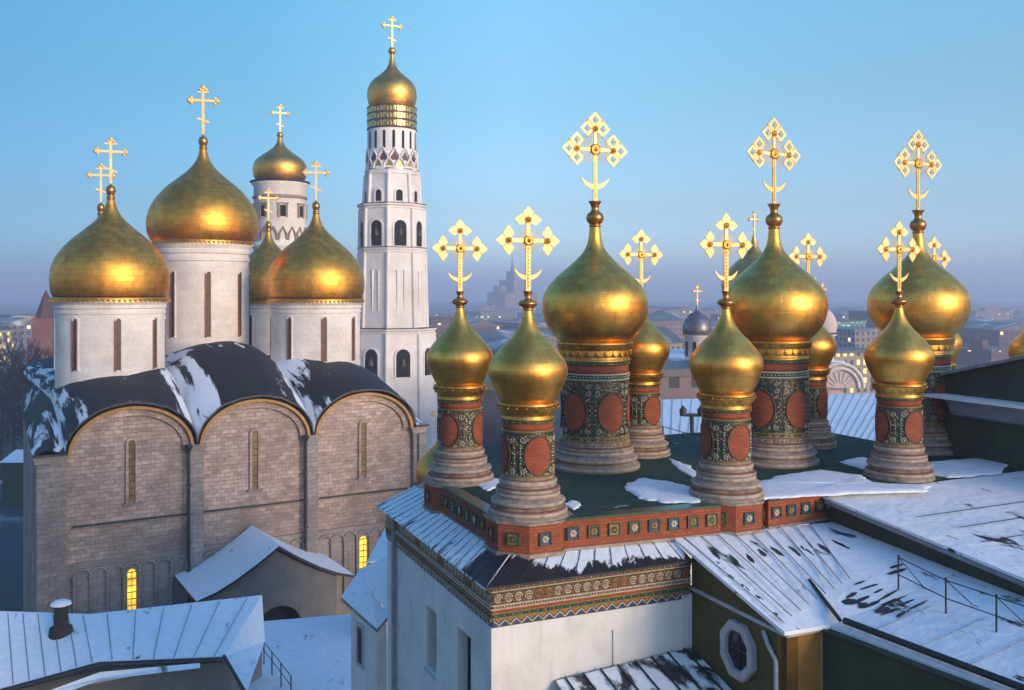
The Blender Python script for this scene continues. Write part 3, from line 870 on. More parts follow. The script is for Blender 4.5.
# frieze
fz = MB()
def frieze(b, x0, x1, X, dull=False):
    zt = ZE - .02
    rows = [('brick_dark', .06, .10), ('cream', .055, .025), ('tile_green', .03, .03), ('brick_dark', .01, .26), ('cream', .04, .03), ('brick_dark', .025, .05), ('cream', .045, .03),
            ('brick', .02, .07), ('ochre', .035, .025), ('tile_green', .02, .09), ('ochre', .03, .03), ('tile_blue', .0, .18)]
    z = zt
    zs = []
    for mt, pr_, hh in rows:
        b.box(x0 - pr_, x1 + (0 if not dull else pr_), -pr_ - .03, .1, z - hh, z, mt, X); zs.append((z - hh, z)); z -= hh
    ln = x1 - x0
    # dotted top row
    n = int(ln / .09)
    for k in range(n):
        b.ball(X @ Vector((x0 + (k + .5) * ln / n, -.095, zs[0][0] + .05)), .022, 'ochre' if k % 2 else 'cream', 6, 4)
    # scroll ring row
    n = int(ln / .24); zc = sum(zs[3]) / 2
    for k in range(n):
        xc = x0 + (k + .5) * ln / n
        col = 'ochre' if (k // 2) % 4 == 2 else 'cream'
        b.tube([X @ Vector((xc + .088 * math.cos(a * PI / 7), -.045, zc + .088 * math.sin(a * PI / 7))) for a in range(13 + k % 2)], .018, col, 5)
        b.tube([X @ Vector((xc + .04 * math.cos(a * PI / 4), -.045, zc + .04 * math.sin(a * PI / 4))) for a in range(9)], .015, col, 5)
        for sg in (1, -1):
            b.ball(X @ Vector((xc + .12, -.045, zc + sg * .085)), .024, 'ochre', 6, 4)
    # bead row
    n = int(ln / .075); zc = sum(zs[5]) / 2
    for k in range(n): b.ball(X @ Vector((x0 + (k + .5) * ln / n, -.06, zc)), .021, 'cream', 6, 4)
    n = int(ln / .10); zc = sum(zs[9]) / 2
    for k in range(n): b.ball(X @ Vector((x0 + (k + .5) * ln / n, -.055, zc)), .026, ('ochre', 'tile_blue')[k % 2], 6, 4)
    n = int(ln / .10); zc = sum(zs[7]) / 2
    # chevrons
    n = int(ln / .27); zl, zh = zs[11]
    for k in range(n):
        xa = x0 + k * ln / n; xb = x0 + (k + 1) * ln / n; xm = (xa + xb) / 2
        b.tube([X @ Vector((xa, -.04, zh - .03)), X @ Vector((xm, -.04, zl + .03)), X @ Vector((xb, -.04, zh - .03))], .020, 'cream', 5)
        b.face([X @ Vector((xa + .035, -.036, zh - .01)), X @ Vector((xm, -.036, zl + .085)), X @ Vector((xb - .035, -.036, zh - .01))], 'ochre')
    return z
XF = Matrix.Translation((0, VF, 0))
frieze(fz, UL, UR - .05, XF)
frieze(fz, -VB, -VF, XL, True)
fz.build('frieze', church)
# sloping roof skirts with standing seams
def loft_roof(b, top, bot, mat, n=24, m=6, sag=0.0, thick=.05, bumpy=.012, att=None):
    """top/bot: polylines of equal length; grid with v=0 at the eave"""
    P = []
    lens = [0]
    for i in range(1, len(bot)): lens.append(lens[-1] + (Vector(bot[i]) - Vector(bot[i - 1])).length)
    def samp(pl, t):
        L_ = lens[-1] * t
        for i in range(1, len(pl)):
            if L_ <= lens[i] + 1e-6 or i == len(pl) - 1:
                f = (L_ - lens[i - 1]) / max(lens[i] - lens[i - 1], 1e-6)
                return Vector(pl[i - 1]).lerp(Vector(pl[i]), min(max(f, 0), 1))
    H_ = (Vector(top[0]) - Vector(bot[0])).length
    rr = random.Random(3)
    for i in range(m + 1):
        row = []
        for j in range(n + 1):
            t = j / n; p = samp(bot, t).lerp(samp(top, t), i / m)
            s_ = i / m
            p.z -= sag * math.sin(PI * s_) - (rr.uniform(-bumpy, bumpy) if 0 < i < m and 0 < j < n else 0)
            row.append(p)
        P.append(row)
    b.grid(P, mat, lambda i, j: (lens[-1] * j / n, H_ * i / m), False, True)
    if att: b.att = [att(i / m, j / n) for i in range(m + 1) for j in range(n + 1)]
    # fascia along the eave
    b.grid([[p - Vector((0, 0, thick)) for p in P[0]], P[0]], mat, lambda i, j: (lens[-1] * j / n, -.05), False, False)
    b.grid([[p - Vector((0, 0, thick)) for p in P[m]], [p - Vector((0, 0, thick)) for p in P[0]]], mat, lambda i, j: (lens[-1] * j / n, -.3), False, False)
    for j, fl in ((0, True), (n, False)):
        col_ = [P[i][j] for i in range(m + 1)]
        b.grid([[p - Vector((0, 0, thick)) for p in col_], col_], mat, lambda i, k: (0, -.05), False, False, flip=fl)
    return P, lens[-1], samp

def seams(b, top, bot, count, mat='roof_dark', h=.035, wd=.012, skip=()):
    lb, lt = Vector(bot[0]), Vector(top[0])
    for k in range(count):
        if k in skip: continue
        t = (k + .5) / count
        p, q = Vector(bot[0]).lerp(Vector(bot[-1]), t), Vector(top[0]).lerp(Vector(top[-1]), t)
        d = (q - p).normalized(); s_ = d.cross(Vector((0, 0, 1))).normalized() * wd; up = Vector((0, 0, h))
        b.face([p - s_, p + s_, p + s_ + up, p - s_ + up], mat)
        b.face([p - s_ + up, p + s_ + up, q + s_ + up, q - s_ + up], mat)
        b.face([p - s_, p - s_ + up, q - s_ + up, q - s_], mat); b.face([p + s_ + up, p + s_, q + s_, q + s_ + up], mat)

EU, EV = -1.80, -1.76                       # eave lines
rf = MB()
tf, bf = [(-.45, -.55, -.66), (3.60, -.62, -.70)], [(EU, EV, -1.08), (3.60, EV, -1.08)]
loft_roof(rf, tf, bf, 'snow_eave', 40, 8, att=lambda v, t: -1.6 * max(0, 1 - t / .36)); seams(rf, tf, bf, 11, h=.018, wd=.007)
rf.build('front_roof', church)
rf = MB()
tl, bl = [(-.55, 7.2, -.62), (-.55, -.45, -.66)], [(EU, 7.1, -1.08), (EU, EV, -1.08)]
loft_roof(rf, tl, bl, 'snow_left', 50, 8, att=lambda v, t: -2.2 * max(0, (t - .80) / .2)); seams(rf, tl, [Vector(x) for x in bl], 21, h=.014, wd=.005)
rf.face([(-.55, 7.2, -.62), (2.6, 9.9, -.4), (2.6, 11.5, -1.2), (EU, 7.1, -1.08)], 'snow_full')
rf.build('side_roof', church)
rp = MB(); rp.tube([XL @ Vector((-VB + 1.0, -.10, ZE - .1)), XL @ Vector((-VB + 1.0, -.10, -9))], .07, 'fascia', 8)
rp.build('downpipe', church)

# lower annexe on the left of the church
ax = thing('church_annexe', 'low white annexe with snowy roof on the left wall of the palace church', 'annexe', TEREM, TA)
q = [TL(at(360, 569, 31.6)), TL(at(394, 552, 31.2)), TL(at(389, 615, 29.4)), TL(at(377, 629, 28.7)), TL(at(341, 597, 30.4))]
b = MB(); cen = sum(q, Vector()) / 5 - Vector((0, 0, .04))
for i in range(5):
    j = (i + 1) % 5
    rows = [[cen.lerp(q[i].lerp(q[j], k / 6), t / 5) + Vector((0, 0, .02 * math.sin(7 * k + t * 3 + i) * (t < 5))) for k in range(7)] for t in range(6)]
    b.grid(rows, 'snow_full', None, False, True, flip=True)
    b.face([q[i], q[i] - Vector((0, 0, .12)), q[j] - Vector((0, 0, .12)), q[j]], 'fascia')
b.build('roof', ax)
b = MB(); w0, w1, w2 = q[4] + Vector((.35, .10, -.14)), q[3] + Vector((.06, .25, -.14)), q[2] + Vector((.0, .25, -.14))
for p, r_ in ((w0, w1), (w1, w2)): b.face([Vector((p.x, p.y, ZB)), Vector((r_.x, r_.y, ZB)), r_, p], 'palace_white')
p, r_ = q[0] + Vector((0, 0, -.14)), w0; b.face([Vector((p.x, p.y, ZB)), Vector((r_.x, r_.y, ZB)), r_, p], 'palace_white'); b.build('wall', ax)
d = (w1 - w0); d.z = 0; d.normalize(); nrm = Vector((d.y, -d.x, 0))
X = Matrix(((d.x, -nrm.x, 0, w0.x), (d.y, -nrm.y, 0, w0.y), (0, 0, 1, 0), (0, 0, 0, 1)))
b = MB(); b.box(.62, 1.02, -.03, .02, -6.3, -5.15, 'glass', X); wn = b.build('window', ax)
b = MB()
for g_ in ((.55, .62, -6.4, -5.05), (1.02, 1.09, -6.4, -5.05), (.62, 1.02, -5.15, -5.05), (.62, 1.02, -6.4, -6.3)): b.box(g_[0], g_[1], -.07, .02, g_[2], g_[3], 'grey_trim', X)
b.build('window_frame', wn)

# low lean-to roof below the front wall
lt = thing('low_roof', 'low snow dusted lean-to roof below the white front wall of the palace church', 'roof', TEREM, TA)
b = MB(); t_, bo = [(.0, -1.60, -3.45), (3.68, -1.60, -3.25)], [(.0, -4.8, -4.3), (3.68, -4.8, -4.1)]
loft_roof(b, t_, bo, 'snow_low', 30, 10); seams(b, t_, bo, 8, h=.05, wd=.014); b.build('roof_sheet', lt)
b = MB(); b.box(.05, 3.66, -4.6, -1.62, ZB, -4.45, 'olive'); b.build('wall', lt)

# =================================================================== GALLERY on the right (olive)
gal = thing('palace_gallery', 'olive palace wing with octagonal window and wide snowy roof at the lower right', 'palace wing', TEREM, TA)
b = MB()
YW = 3.74
XG = Matrix.Translation((YW, 0, 0)) @ Matrix.Rotation(-PI / 2, 4, 'Z')
b.box(1.4, 5.0, 0, .3, ZB, -1.80, 'olive', XG)
b.box(YW + .0, 4.68, -5.0, -4.7, ZB, -1.80, 'warm_lit_wall')
b.prism([(4.70, -4.98), (5.75, -12.2), (8.5, -12.2), (8.5, -4.98)], 'z', ZB, -1.815, 'green_wall')
b.face([(YW, -1.5, -1.8), (YW, -5.0, -1.8), (YW, -1.5, -.98)], 'olive')
b.build('wall', gal)
b = MB(); b.box(1.4, 5.06, -.06, .0, -1.86, -1.78, 'grey_trim', XG); b.box(YW - .06, 4.74, -5.06, -5.0, -1.86, -1.78, 'grey_trim'); 
b.tube([Vector((4.62, -5.08, -1.82)), Vector((5.7, -12.2, -1.84))], .05, 'green_wall', 8)
b.build('cornice', gal)
b = MB()
cz_, cv, ro, ri = -2.68, 3.42, .68, .48
o8 = [(cv + ro * .92 * math.cos(PI / 8 + k * PI / 4), cz_ + ro * math.sin(PI / 8 + k * PI / 4)) for k in range(8)]
i8 = [(cv + ri * .92 * math.cos(PI / 8 + k * PI / 4), cz_ + ri * math.sin(PI / 8 + k * PI / 4)) for k in range(8)]
for k in range(8):
    j = (k + 1) % 8
    b.prism([o8[k], o8[j], i8[j], i8[k]], 'y', -.14, -.002, 'grey_trim', None, False, XG)
wn = b.build('window_surround', gal)
b = MB(); b.prism(i8, 'y', -.03, -.006, 'glass', None, False, XG); b.build('window', wn)
b = MB()
for (x0, x1, z0, z1) in ((cv - .02, cv + .02, cz_ - ri * .9, cz_ + ri * .9), (cv - ri * .84, cv + ri * .84, cz_ - .02, cz_ + .02)): b.box(x0, x1, -.05, -.03, z0, z1, 'dark_metal', XG)
b.build('window_frame', wn)
b = MB(); b.tube([XG @ Vector(p) for p in ((4.3, -.06, -1.95), (4.45, -.06, -2.2), (4.75, -.08, -2.45), (4.78, -.08, -6))], .05, 'grey_trim', 8); b.build('downpipe', gal)
b = MB()
def grid_roof(b, cols, mat, m=14, n=30, bumpy=.012, thick=.08, seed=2):
    """cols: list of (top point, bottom point); bilinear in between"""
    rr = random.Random(seed); P = []
    us = [0]
    for k in range(1, len(cols)): us.append(us[-1] + (Vector(cols[k][0]) - Vector(cols[k - 1][0])).length + 1e-3)
    for i in range(m + 1):
        row = []
        for j in range(n + 1):
            t = us[-1] * j / n; k = 1
            while k < len(us) - 1 and t > us[k]: k += 1
            f = (t - us[k - 1]) / (us[k] - us[k - 1])
            tp = Vector(cols[k - 1][0]).lerp(Vector(cols[k][0]), f); bt = Vector(cols[k - 1][1]).lerp(Vector(cols[k][1]), f)
            p = bt.lerp(tp, i / m)
            if 0 < i < m and 0 < j < n: p.z += rr.uniform(-bumpy, bumpy)
            row.append(p)
        P.append(row)
    H_ = (Vector(cols[0][0]) - Vector(cols[0][1])).length
    uvf = lambda i, j: (us[-1] * j / n, H_ * i / m)
    b.grid(P, mat, uvf, False, True)
    dn = Vector((0, 0, thick))
    b.grid([[p - dn for p in P[0]], P[0]], mat, None, False, False)
    b.grid([[p - dn for p in P[m]], P[m]], mat, None, False, False, flip=True)
    for j, fl in ((0, True), (n, False)):
        c_ = [P[i][j] for i in range(m + 1)]; b.grid([[p - dn for p in c_], c_], mat, None, False, False, flip=fl)
    b.grid([[p - dn for p in r_] for r_ in P], mat, None, False, False, flip=True)
cols = [((3.58, -.95, -.72), (3.58, -5.12, -1.70)), ((4.75, -.98, -.74), (4.80, -5.12, -1.72)), ((8.55, -1.05, -.78), (8.55, -5.12, -1.02))]
grid_roof(b, cols, 'snow_right')
cols2 = [((4.80, -5.125, -1.724), (5.85, -12.4, -1.76)), ((8.55, -5.125, -1.024), (8.55, -12.4, -1.36))]
grid_roof(b, cols2, 'snow_right', 14, 14, .012, .08, 5)
for k in range(9):
    t = (k + .5) / 10
    seams(b, [(3.6 + 4.9 * t, -1.0, -.73)] * 2, [(3.6 + 3.2 * t, -1.0 - 3.9 * (1 - .25 * t), -.73 - .90 * (1 - .55 * t) + .0)] * 2, 1, 'fascia', h=.022, wd=.006)
for k in range(6):
    v = -5.9 - k * 1.05
    a0 = Vector((4.80 + (-v - 5.12) * .144, v, -1.73)); a1 = Vector((8.5, v, -1.02 - .047 * (-v - 5.12)))
    d = a1 - a0
    b.tube([a0 + d * .05 + Vector((0, 0, .015)), a0 + d * (.55 + .07 * (k % 3)) + Vector((0, 0, .012))], .008, 'fascia', 4)
def groof(u, v):
    f = (-v - 5.12) / 7.28
    if v > -5.12:
        t = min(1, max(0, (u - 4.8) / 3.75)); g0 = -.74 - .04 * t; g1 = -1.72 + .70 * t; return g0 + (g1 - g0) * (-v - 1) / 4.12
    ul = 4.8 + 1.05 * f; t = (u - ul) / (8.55 - ul); return (-1.72 - .04 * f) * (1 - t) + (-1.02 - .34 * f) * t
rm = random.Random(21)
def melt(cu, cv, du, dv, ang=0.0):
    pts = []
    for k in range(12):
        a = 2 * PI * k / 12; q_ = rm.uniform(.75, 1.2); x, y = du * q_ * math.cos(a), dv * q_ * math.sin(a)
        u_, v_ = cu + x * math.cos(ang) - y * math.sin(ang), cv + x * math.sin(ang) + y * math.cos(ang)
        pts.append((u_, v_, groof(u_, v_) + .012))
    b.face(pts, 'roof_dark')
for k in range(7): melt(6.45 + .04 * k, -4.25 - .24 * k, .26 + rm.uniform(-.12, .12), .034, rm.uniform(-.1, .15))
for k in range(6): melt(5.9 + .05 * k, -4.55 - .24 * k, .24 + rm.uniform(-.06, .1), .055, rm.uniform(-.2, .3))
for (u_, v_, a_, c_) in ((5.7, -4.7, .16, .10), (5.85, -4.95, .14, .09), (6.0, -5.35, .2, .12), (7.5, -4.3, .3, .07), (7.7, -4.1, .2, .05)): melt(u_, v_, a_, c_)
for k in range(9): melt(4.05 + .42 * k + rm.uniform(-.1, .1), -1.9 - rm.uniform(0, .5) - .05 * k, .06, .20 + rm.uniform(0, .12), rm.uniform(-.3, 0))
for k in range(5): melt(3.85 + .1 * rm.random(), -2.4 - .5 * k, .05, .16)
b.build('roof', gal)
b = MB()
b.tube([Vector((5.55, -3.6, -1.28)), Vector((4.95, -5.25, -1.60))], .045, 'dark_metal', 6)
b.tube([Vector((4.98, -5.35, -1.58)), Vector((5.9, -12.3, -1.66))], .075, 'dark_metal', 8)
b.build('snow_guard', gal)

# railing on the gallery roof
rl = thing('roof_railing', 'thin iron railing with braced posts standing on the snowy roof at lower right', 'railing', TEREM, TA)
pts = [(6.75, -5.1), (6.85, -6.3), (6.95, -7.45), (7.1, -8.9), (7.25, -10.4)]
def gz(u, v):                                # height of the gallery roof
    if v > -5.12: return -.75 - .5 * (-v - 1) / 4.1 * .9
    f = (-v - 5.12) / 7.28; ul = 4.8 + 1.05 * f; t = (u - ul) / (8.55 - ul)
    return (-1.72 - .04 * f) * (1 - t) + (-1.02 - .34 * f) * t
tops = []
for k, (u, v) in enumerate(pts):
    z = gz(u, v); b = MB(); b.tube([(u, v, z - .01), (u, v, z + .72)], .020, 'dark_metal', 6); b.ball((u, v, z + .73), .03, 'dark_metal', 6, 4)
    b.tube([(u, v, z + .70), (u + .65, v - .1, gz(u + .65, v - .1) + .02)], .012, 'dark_metal', 5)
    b.build('post', rl); tops.append(Vector((u, v, z)))
for hh in (.70, .32):
    b = MB(); b.tube([p + Vector((0, 0, hh)) for p in tops], .013, 'dark_metal', 5); b.build('rail', rl)

# upper right hall roof
hall = thing('palace_hall', 'palace hall with deep grey fascia and broad snowy roof at the right edge', 'palace hall', TEREM, TA)
b = MB()
cols = [((8.35, -.9, -.10), (8.35, -12.4, -1.12)), ((12, -.9, -.05), (12, -12.4, -1.05)), ((22, -.6, .0), (22, -12.4, -.9))]
grid_roof(b, cols, 'snow_right', 16, 30, .01, .07, 8)
for k in range(9):
    v = -3.2 - k * .95
    z = -.10 + (-.102) * ((-v - .9))*.88
    b.tube([(9.3 + .4 * (k % 2), v, -.06 - .0885 * (-v - .9) + .012), (21, v + .1, .03 - .0765 * (-v - .9))], .010, 'dark_metal', 4)
b.build('roof', hall)
b = MB()
b.face([(8.38, -1.0, -.26), (8.38, -12.4, -1.28), (8.38, -12.4, -1.19), (8.38, -1.0, -.17)][::-1], 'fascia'); b.box(8.40, 8.46, -1.05, -1.0, -.4, -.2, 'fascia')
b.tube([(8.36, -1.0, -.24), (8.36, -12.4, -1.26)], .055, 'fascia', 8); b.build('fascia_board', hall)
b = MB(); b.face([(8.58, -1.0, -3), (8.58, -12.4, -3), (8.58, -12.4, -1.1), (8.58, -1.0, -.15)][::-1], 'green_wall'); b.face([(8.58, -12.4, -3), (22, -12.4, -3), (22, -12.4, -1.1), (8.58, -12.4, -1.15)], 'green_wall'); b.build('wall', hall)

# dark green house behind on the right
gh = thing('green_house', 'dark green house with snow topped ledge behind the rightmost cupolas', 'house', TEREM, TA)
gp = [(-8, -1), (4.2, -1), (4.2, 2.2), (3.0, 2.45), (-1.5, 3.55), (-8, 3.9)]
b = MB(); b.prism(gp, 'x', 16.4, 24, 'green_wall'); b.build('wall', gh)
b = MB(); b.box(15.6, 16.39, -2.1, 3.4, 1.92, 2.02, 'snow_full'); b.prism([(15.75, 1.92), (15.95, 1.70), (16.1, 1.4), (16.39, 1.3), (16.39, 1.92)], 'y', -1.7, 1.8, 'fascia'); b.build('ledge', gh)
b = MB()
for (p, q) in zip(gp[2:], gp[3:]):
    b.face([(16.2, p[0], p[1] + .1), (24.1, p[0], p[1] + .1), (24.1, q[0], q[1] + .1), (16.2, q[0], q[1] + .1)][::-1], 'snow_full')
    b.face([(16.2, p[0], p[1]), (16.2, p[0], p[1] + .1), (16.2, q[0], q[1] + .1), (16.2, q[0], q[1])], 'fascia')
    b.face([(16.2, p[0], p[1]), (24.1, p[0], p[1]), (24.1, q[0], q[1]), (16.2, q[0], q[1])], 'roof_dark')
b.build('roof', gh)

# =================================================================== long snowy roof behind the cupolas
def roof_house(name, label, cat, A, Bp, C, D_, base, wall, roofmat, parts=None, nm=24):
    """A,B near eave left/right, C,D far ridge left/right (world points)"""
    t = thing(name, label, cat, (A.x, A.y, base))
    o = Vector((A.x, A.y, base))
    A, Bp, C, D_ = A - o, Bp - o, C - o, D_ - o
    b = MB(); grid_roof(b, [(C, A), (D_, Bp)], roofmat, 16, nm, .02, .12)
    for k in range(34):
        f = (k + .5) / 34
        b.tube([A.lerp(Bp, f) + Vector((0, 0, .02)), C.lerp(D_, f) + Vector((0, 0, .02))], .02, 'fascia', 4)
    b.build('roof', t)
    return t, A, Bp, C, D_
A, Bp, C, D_ = at(650, 462, 62), at(905, 452, 66), at(648, 400, 86), at(950, 391, 96)
gr, a, bb, c, d = roof_house('hall_building', 'long hall under a smooth blue white snow roof behind the gilded cupolas', 'hall', A, Bp, C, D_, GZ, None, 'snow_hall')
b = MB()
b.face([a + Vector((.2, .2, -40)) * 0 + Vector((a.x, a.y, 0)) - a + a * 0 if False else Vector((a.x, a.y, 0)), Vector((bb.x, bb.y, 0)), bb - Vector((0, 0, .13)), a - Vector((0, 0, .13))], 'palace_white')
b.face([Vector((c.x, c.y, 0)), Vector((a.x, a.y, 0)), a - Vector((0, 0, .13)), c - Vector((0, 0, .13))], 'palace_white')
b.face([Vector((d.x, d.y, 0)), Vector((c.x, c.y, 0)), c - Vector((0, 0, .13)), d - Vector((0, 0, .13))], 'palace_white')
b.face([Vector((bb.x, bb.y, 0)), Vector((d.x, d.y, 0)), d - Vector((0, 0, .13)), bb - Vector((0, 0, .13))], 'palace_white')
b.build('wall', gr)
rl2 = thing('deck_railing', 'thin wire railing behind the left large cupola at the edge of the green deck', 'railing', at(655, 457, 35.5))
o0 = at(655, 457, 35.5)
pp = [at(648, 446, 35.6), at(663, 449, 35.3), at(683, 455, 35), at(703, 459, 34.8)]
for p in pp:
    b = MB(); b.tube([p - o0, p - o0 + Vector((0, 0, .85))], .025, 'dark_metal', 6); b.build('post', rl2)
for hh in (.84, .45):
    b = MB(); b.tube([p - o0 + Vector((0, 0, hh)) for p in pp], .015, 'dark_metal', 5); b.build('rail', rl2)
# chimney pots on that roof
ch = thing('roof_vent', 'small dark forked roof vent on the long snow roof behind the parapet', 'vent', at(692, 444, 64))
b = MB()
vs = 1.6
b.tube([(0, 0, -.6), (0, 0, 1.2 * vs)], .14, 'dark_metal', 8); b.build('pipe', ch)
b = MB(); b.tube([(-.6, 0, 1.95), (.6, 0, 1.95)], .11, 'dark_metal', 8)
for x in (-.6, .6): b.lathe([(.22, 1.9), (.26, 2.3), (.03, 2.6)], 10, 'dark_metal', (x, 0))
b.build('cowl', ch)

# dim building seen in the gap between the two left cupolas, and another behind the snow roof
def block(name, label, cat, px0, px1, D0, D1, py_top, mat, roof='city_roof', depth=14, group=None, gable=0, wins=True):
    p, q = at(px0, py_top, D0), at(px1, py_top, D1)
    z = (p.z + q.z) / 2
    d = Vector((q.x - p.x, q.y - p.y, 0)); ln = d.length
    t = thing(name, label, cat, (p.x, p.y, GZ), math.atan2(d.y, d.x), group)
    h = z - GZ
    b = MB(); b.box(0, ln, 0, depth, 0, h, mat, None, 'bt'); b.build('wall', t)
    b = MB()
    if gable:
        e = .5
        b.prism([(-e, h), (depth + e, h), (depth / 2, h + gable)], 'x', -e, ln + e, roof)
    else:
        b.box(-.4, ln + .4, -.4, depth + .4, h, h + .9, roof)
    b.build('roof', t)
    return t, ln, h
M['dim_block'] = city_mat('dim courtyard block', (.07, .08, .11), .02, 3.0, 3.4)
M['brown_block'] = city_mat('brown violet block', (.24, .17, .18), .0, 3.0, 3.4)
block('courtyard_building', 'dim blue grey building in the gap between the two leftmost gilded cupolas', 'building', 474, 545, 98, 99, 390, 'dim_block', depth=6)
block('brown_building', 'brownish violet building just behind the left end of the long snow roof', 'building', 640, 735, 112, 116, 376, 'brown_block', depth=12)

# =================================================================== CATHEDRAL
CA = math.atan2(.21, .347)
CO = Vector((-32.5, 69, GZ))
cath = thing('cathedral', 'five domed limestone cathedral with three arched bays and dark snow streaked vault roof', 'cathedral', CO, CA)
W3 = 28.0 / 3
ZS, RISE, HA = 24.15, 3.25, 4.33
DEP = 38.0
def arch_pts(xc, a, zs, rise, n=24, t0=0, t1=PI): return [(xc + a * math.cos(t0 + (t1 - t0) * k / n), zs + rise * math.sin(t0 + (t1 - t0) * k / n)) for k in range(n + 1)]
def lxs(y): return -1.75 + y * .045                       # the north wall leans in plan a little
b = MB()
for k in range(3):
    xc = W3 * (k + .5)
    b.box(xc - W3 / 2 + .001, xc + W3 / 2 - .001, .5, 8, 0, 15.97, 'trim_and_shade_stone')  # lower bay wall: shade of the facade foot painted as greyer stone
    poly = [(xc - W3 / 2 + .001, 15.97), (xc + W3 / 2 - .001, 15.97), (xc + W3 / 2 - .001, ZS)] + arch_pts(xc, HA, ZS, RISE) + [(xc - W3 / 2 + .001, ZS)]
    b.prism(poly, 'y', .5, 8, 'facade', None, False)
b.face([(lxs(0), .06, 0), (lxs(0), .06, ZS), (lxs(DEP), DEP, ZS), (lxs(DEP), DEP, 0)], 'facade')
b.face([(28.9, .06, 0), (28.9, DEP, 0), (28.9, DEP, ZS), (28.9, .06, ZS)], 'facade')
b.face([(lxs(DEP), DEP, 0), (lxs(DEP), DEP, ZS), (28.9, DEP, ZS), (28.9, DEP, 0)], 'facade')
b.build('wall', cath)
for i, (x0, x1) in enumerate(((-1.85, .12), (W3 - .52, W3 + .52), (2 * W3 - .52, 2 * W3 + .52), (27.88, 29.0))):
    p = MB(); p.box(x0, x1, 0, 1.0, 0, ZS - .55, 'pilaster_stone'); p.box(x0 - .12, x1 + .12, -.12, 1.02, ZS - .55, ZS - .25, 'trim_and_shade_stone'); p.box(x0 - .22, x1 + .22, -.22, 1.04, ZS - .25, ZS, 'trim_and_shade_stone')
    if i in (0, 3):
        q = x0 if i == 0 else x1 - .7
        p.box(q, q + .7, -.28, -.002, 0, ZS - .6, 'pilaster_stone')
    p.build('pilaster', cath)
for k in range(3):
    xc = W3 * (k + .5)
    b = MB()
    o_ = arch_pts(xc, HA + .12, ZS - .1, RISE + .12, 32); i_ = arch_pts(xc, HA - .10, ZS - .1, RISE - .10, 32)
    for j in range(32): b.prism([o_[j], o_[j + 1], i_[j + 1], i_[j]], 'y', -.18, .52, 'ochre_trim')
    o2 = arch_pts(xc, HA - .11, ZS - .1, RISE - .11, 32); i2 = arch_pts(xc, HA - .62, ZS - .1, RISE - .62, 32)
    for j in range(32): b.prism([o2[j], o2[j + 1], i2[j + 1], i2[j]], 'y', .22, .52, 'facade')
    b.build('arch_trim', cath)
    # slit window
    b = MB(); zt, zb = 24.6, 20.2
    b.prism([(xc - .24, zb), (xc + .24, zb), (xc + .24, zt)] + arch_pts(xc, .24, zt, .24, 8) + [(xc - .24, zt)], 'y', .40, .496, 'slit_reflection')
    wn = b.build('window', cath)
    b = MB()
    for sx in (-1, 1): b.box(xc + sx * .34 - .10, xc + sx * .34 + .10, .28, .498, zb - .1, zt, 'facade')
    o_, i_ = arch_pts(xc, .44, zt, .44, 10), arch_pts(xc, .24, zt, .24, 10)
    for j in range(10): b.prism([o_[j], o_[j + 1], i_[j + 1], i_[j]], 'y', .28, .498, 'facade')
    b.box(xc - .6, xc + .6, .20, .498, zb - .25, zb - .1, 'trim_and_shade_stone')
    b.build('window_surround', wn)
    b = MB()
    for q in range(7): b.box(xc - .23, xc + .23, .36, .398, zb + .4 + q * .55, zb + .47 + q * .55, 'dark_metal')
    b.build('grille', wn)
    # string course
    b = MB(); b.box(xc - W3 / 2 + .54, xc + W3 / 2 - .54, .34, .498, 18.55, 18.72, 'trim_and_shade_stone'); b.box(xc - W3 / 2 + .54, xc + W3 / 2 - .54, .20, .498, 18.72, 18.80, 'roof_dark')
    b.build('string_course', cath)
    # blind arcade
    b = MB(); n = 7; wa = (W3 - 1.3) / n
    zs = 15.0
    for j in range(n + 1):
        x = xc - n * wa / 2 + j * wa
        b.tube([(x, .34, 10), (x, .34, zs)], .11, 'trim_and_shade_stone', 8); b.lathe([(.12, zs - .3), (.2, zs - .1), (.22, zs), (.05, zs + .01)], 8, 'trim_and_shade_stone', (x, .34))
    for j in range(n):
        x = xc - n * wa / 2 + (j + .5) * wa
        b.tube([(p[0], .36, p[1]) for p in arch_pts(x, wa / 2, zs, wa / 2 * .95, 10)], .10, 'trim_and_shade_stone', 6)
    b.box(xc - n * wa / 2 - .1, xc + n * wa / 2 + .1, .30, .497, 15.9, 16.05, 'trim_and_shade_stone')
    b.build('arcade', cath)
    for j in range(n):
        x = xc - n * wa / 2 + (j + .5) * wa
        lit = (j == 3 and k in (0, 2))
        if not lit: continue
        b = MB(); b.prism([(x - .30, 12.0), (x + .30, 12.0), (x + .30, zs - .25)] + arch_pts(x, .30, zs - .25, .30, 8) + [(x - .30, zs - .25)], 'y', .44, .492, 'lit')
        wn = b.build('window', cath, 'glowing yellow window in the blind arcade')
        b = MB()
        for q in range(6): b.box(x - .30, x + .30, .40, .438, 12.3 + q * .5, 12.36 + q * .5, 'dark_metal')
        b.box(x - .02, x + .02, .395, .399, 12.0, zs, 'dark_metal')
        b.build('grille', wn)
for x in (W3 - .62, 2 * W3 - .62):
    b = MB(); b.tube([(x, -.20, ZS - .4), (x, -.20, 8)], .11, 'roof_dark', 8)
    b.lathe([(.11, ZS - .5), (.28, ZS - .1), (.30, ZS + .05), (.02, ZS + .05)], 10, 'roof_dark', (x, -.20))
    for q in range(6): b.box(x - .16, x + .16, -.33, -.01, 10 + q * 2.2, 10.12 + q * 2.2, 'roof_dark')
    b.build('downpipe', cath)
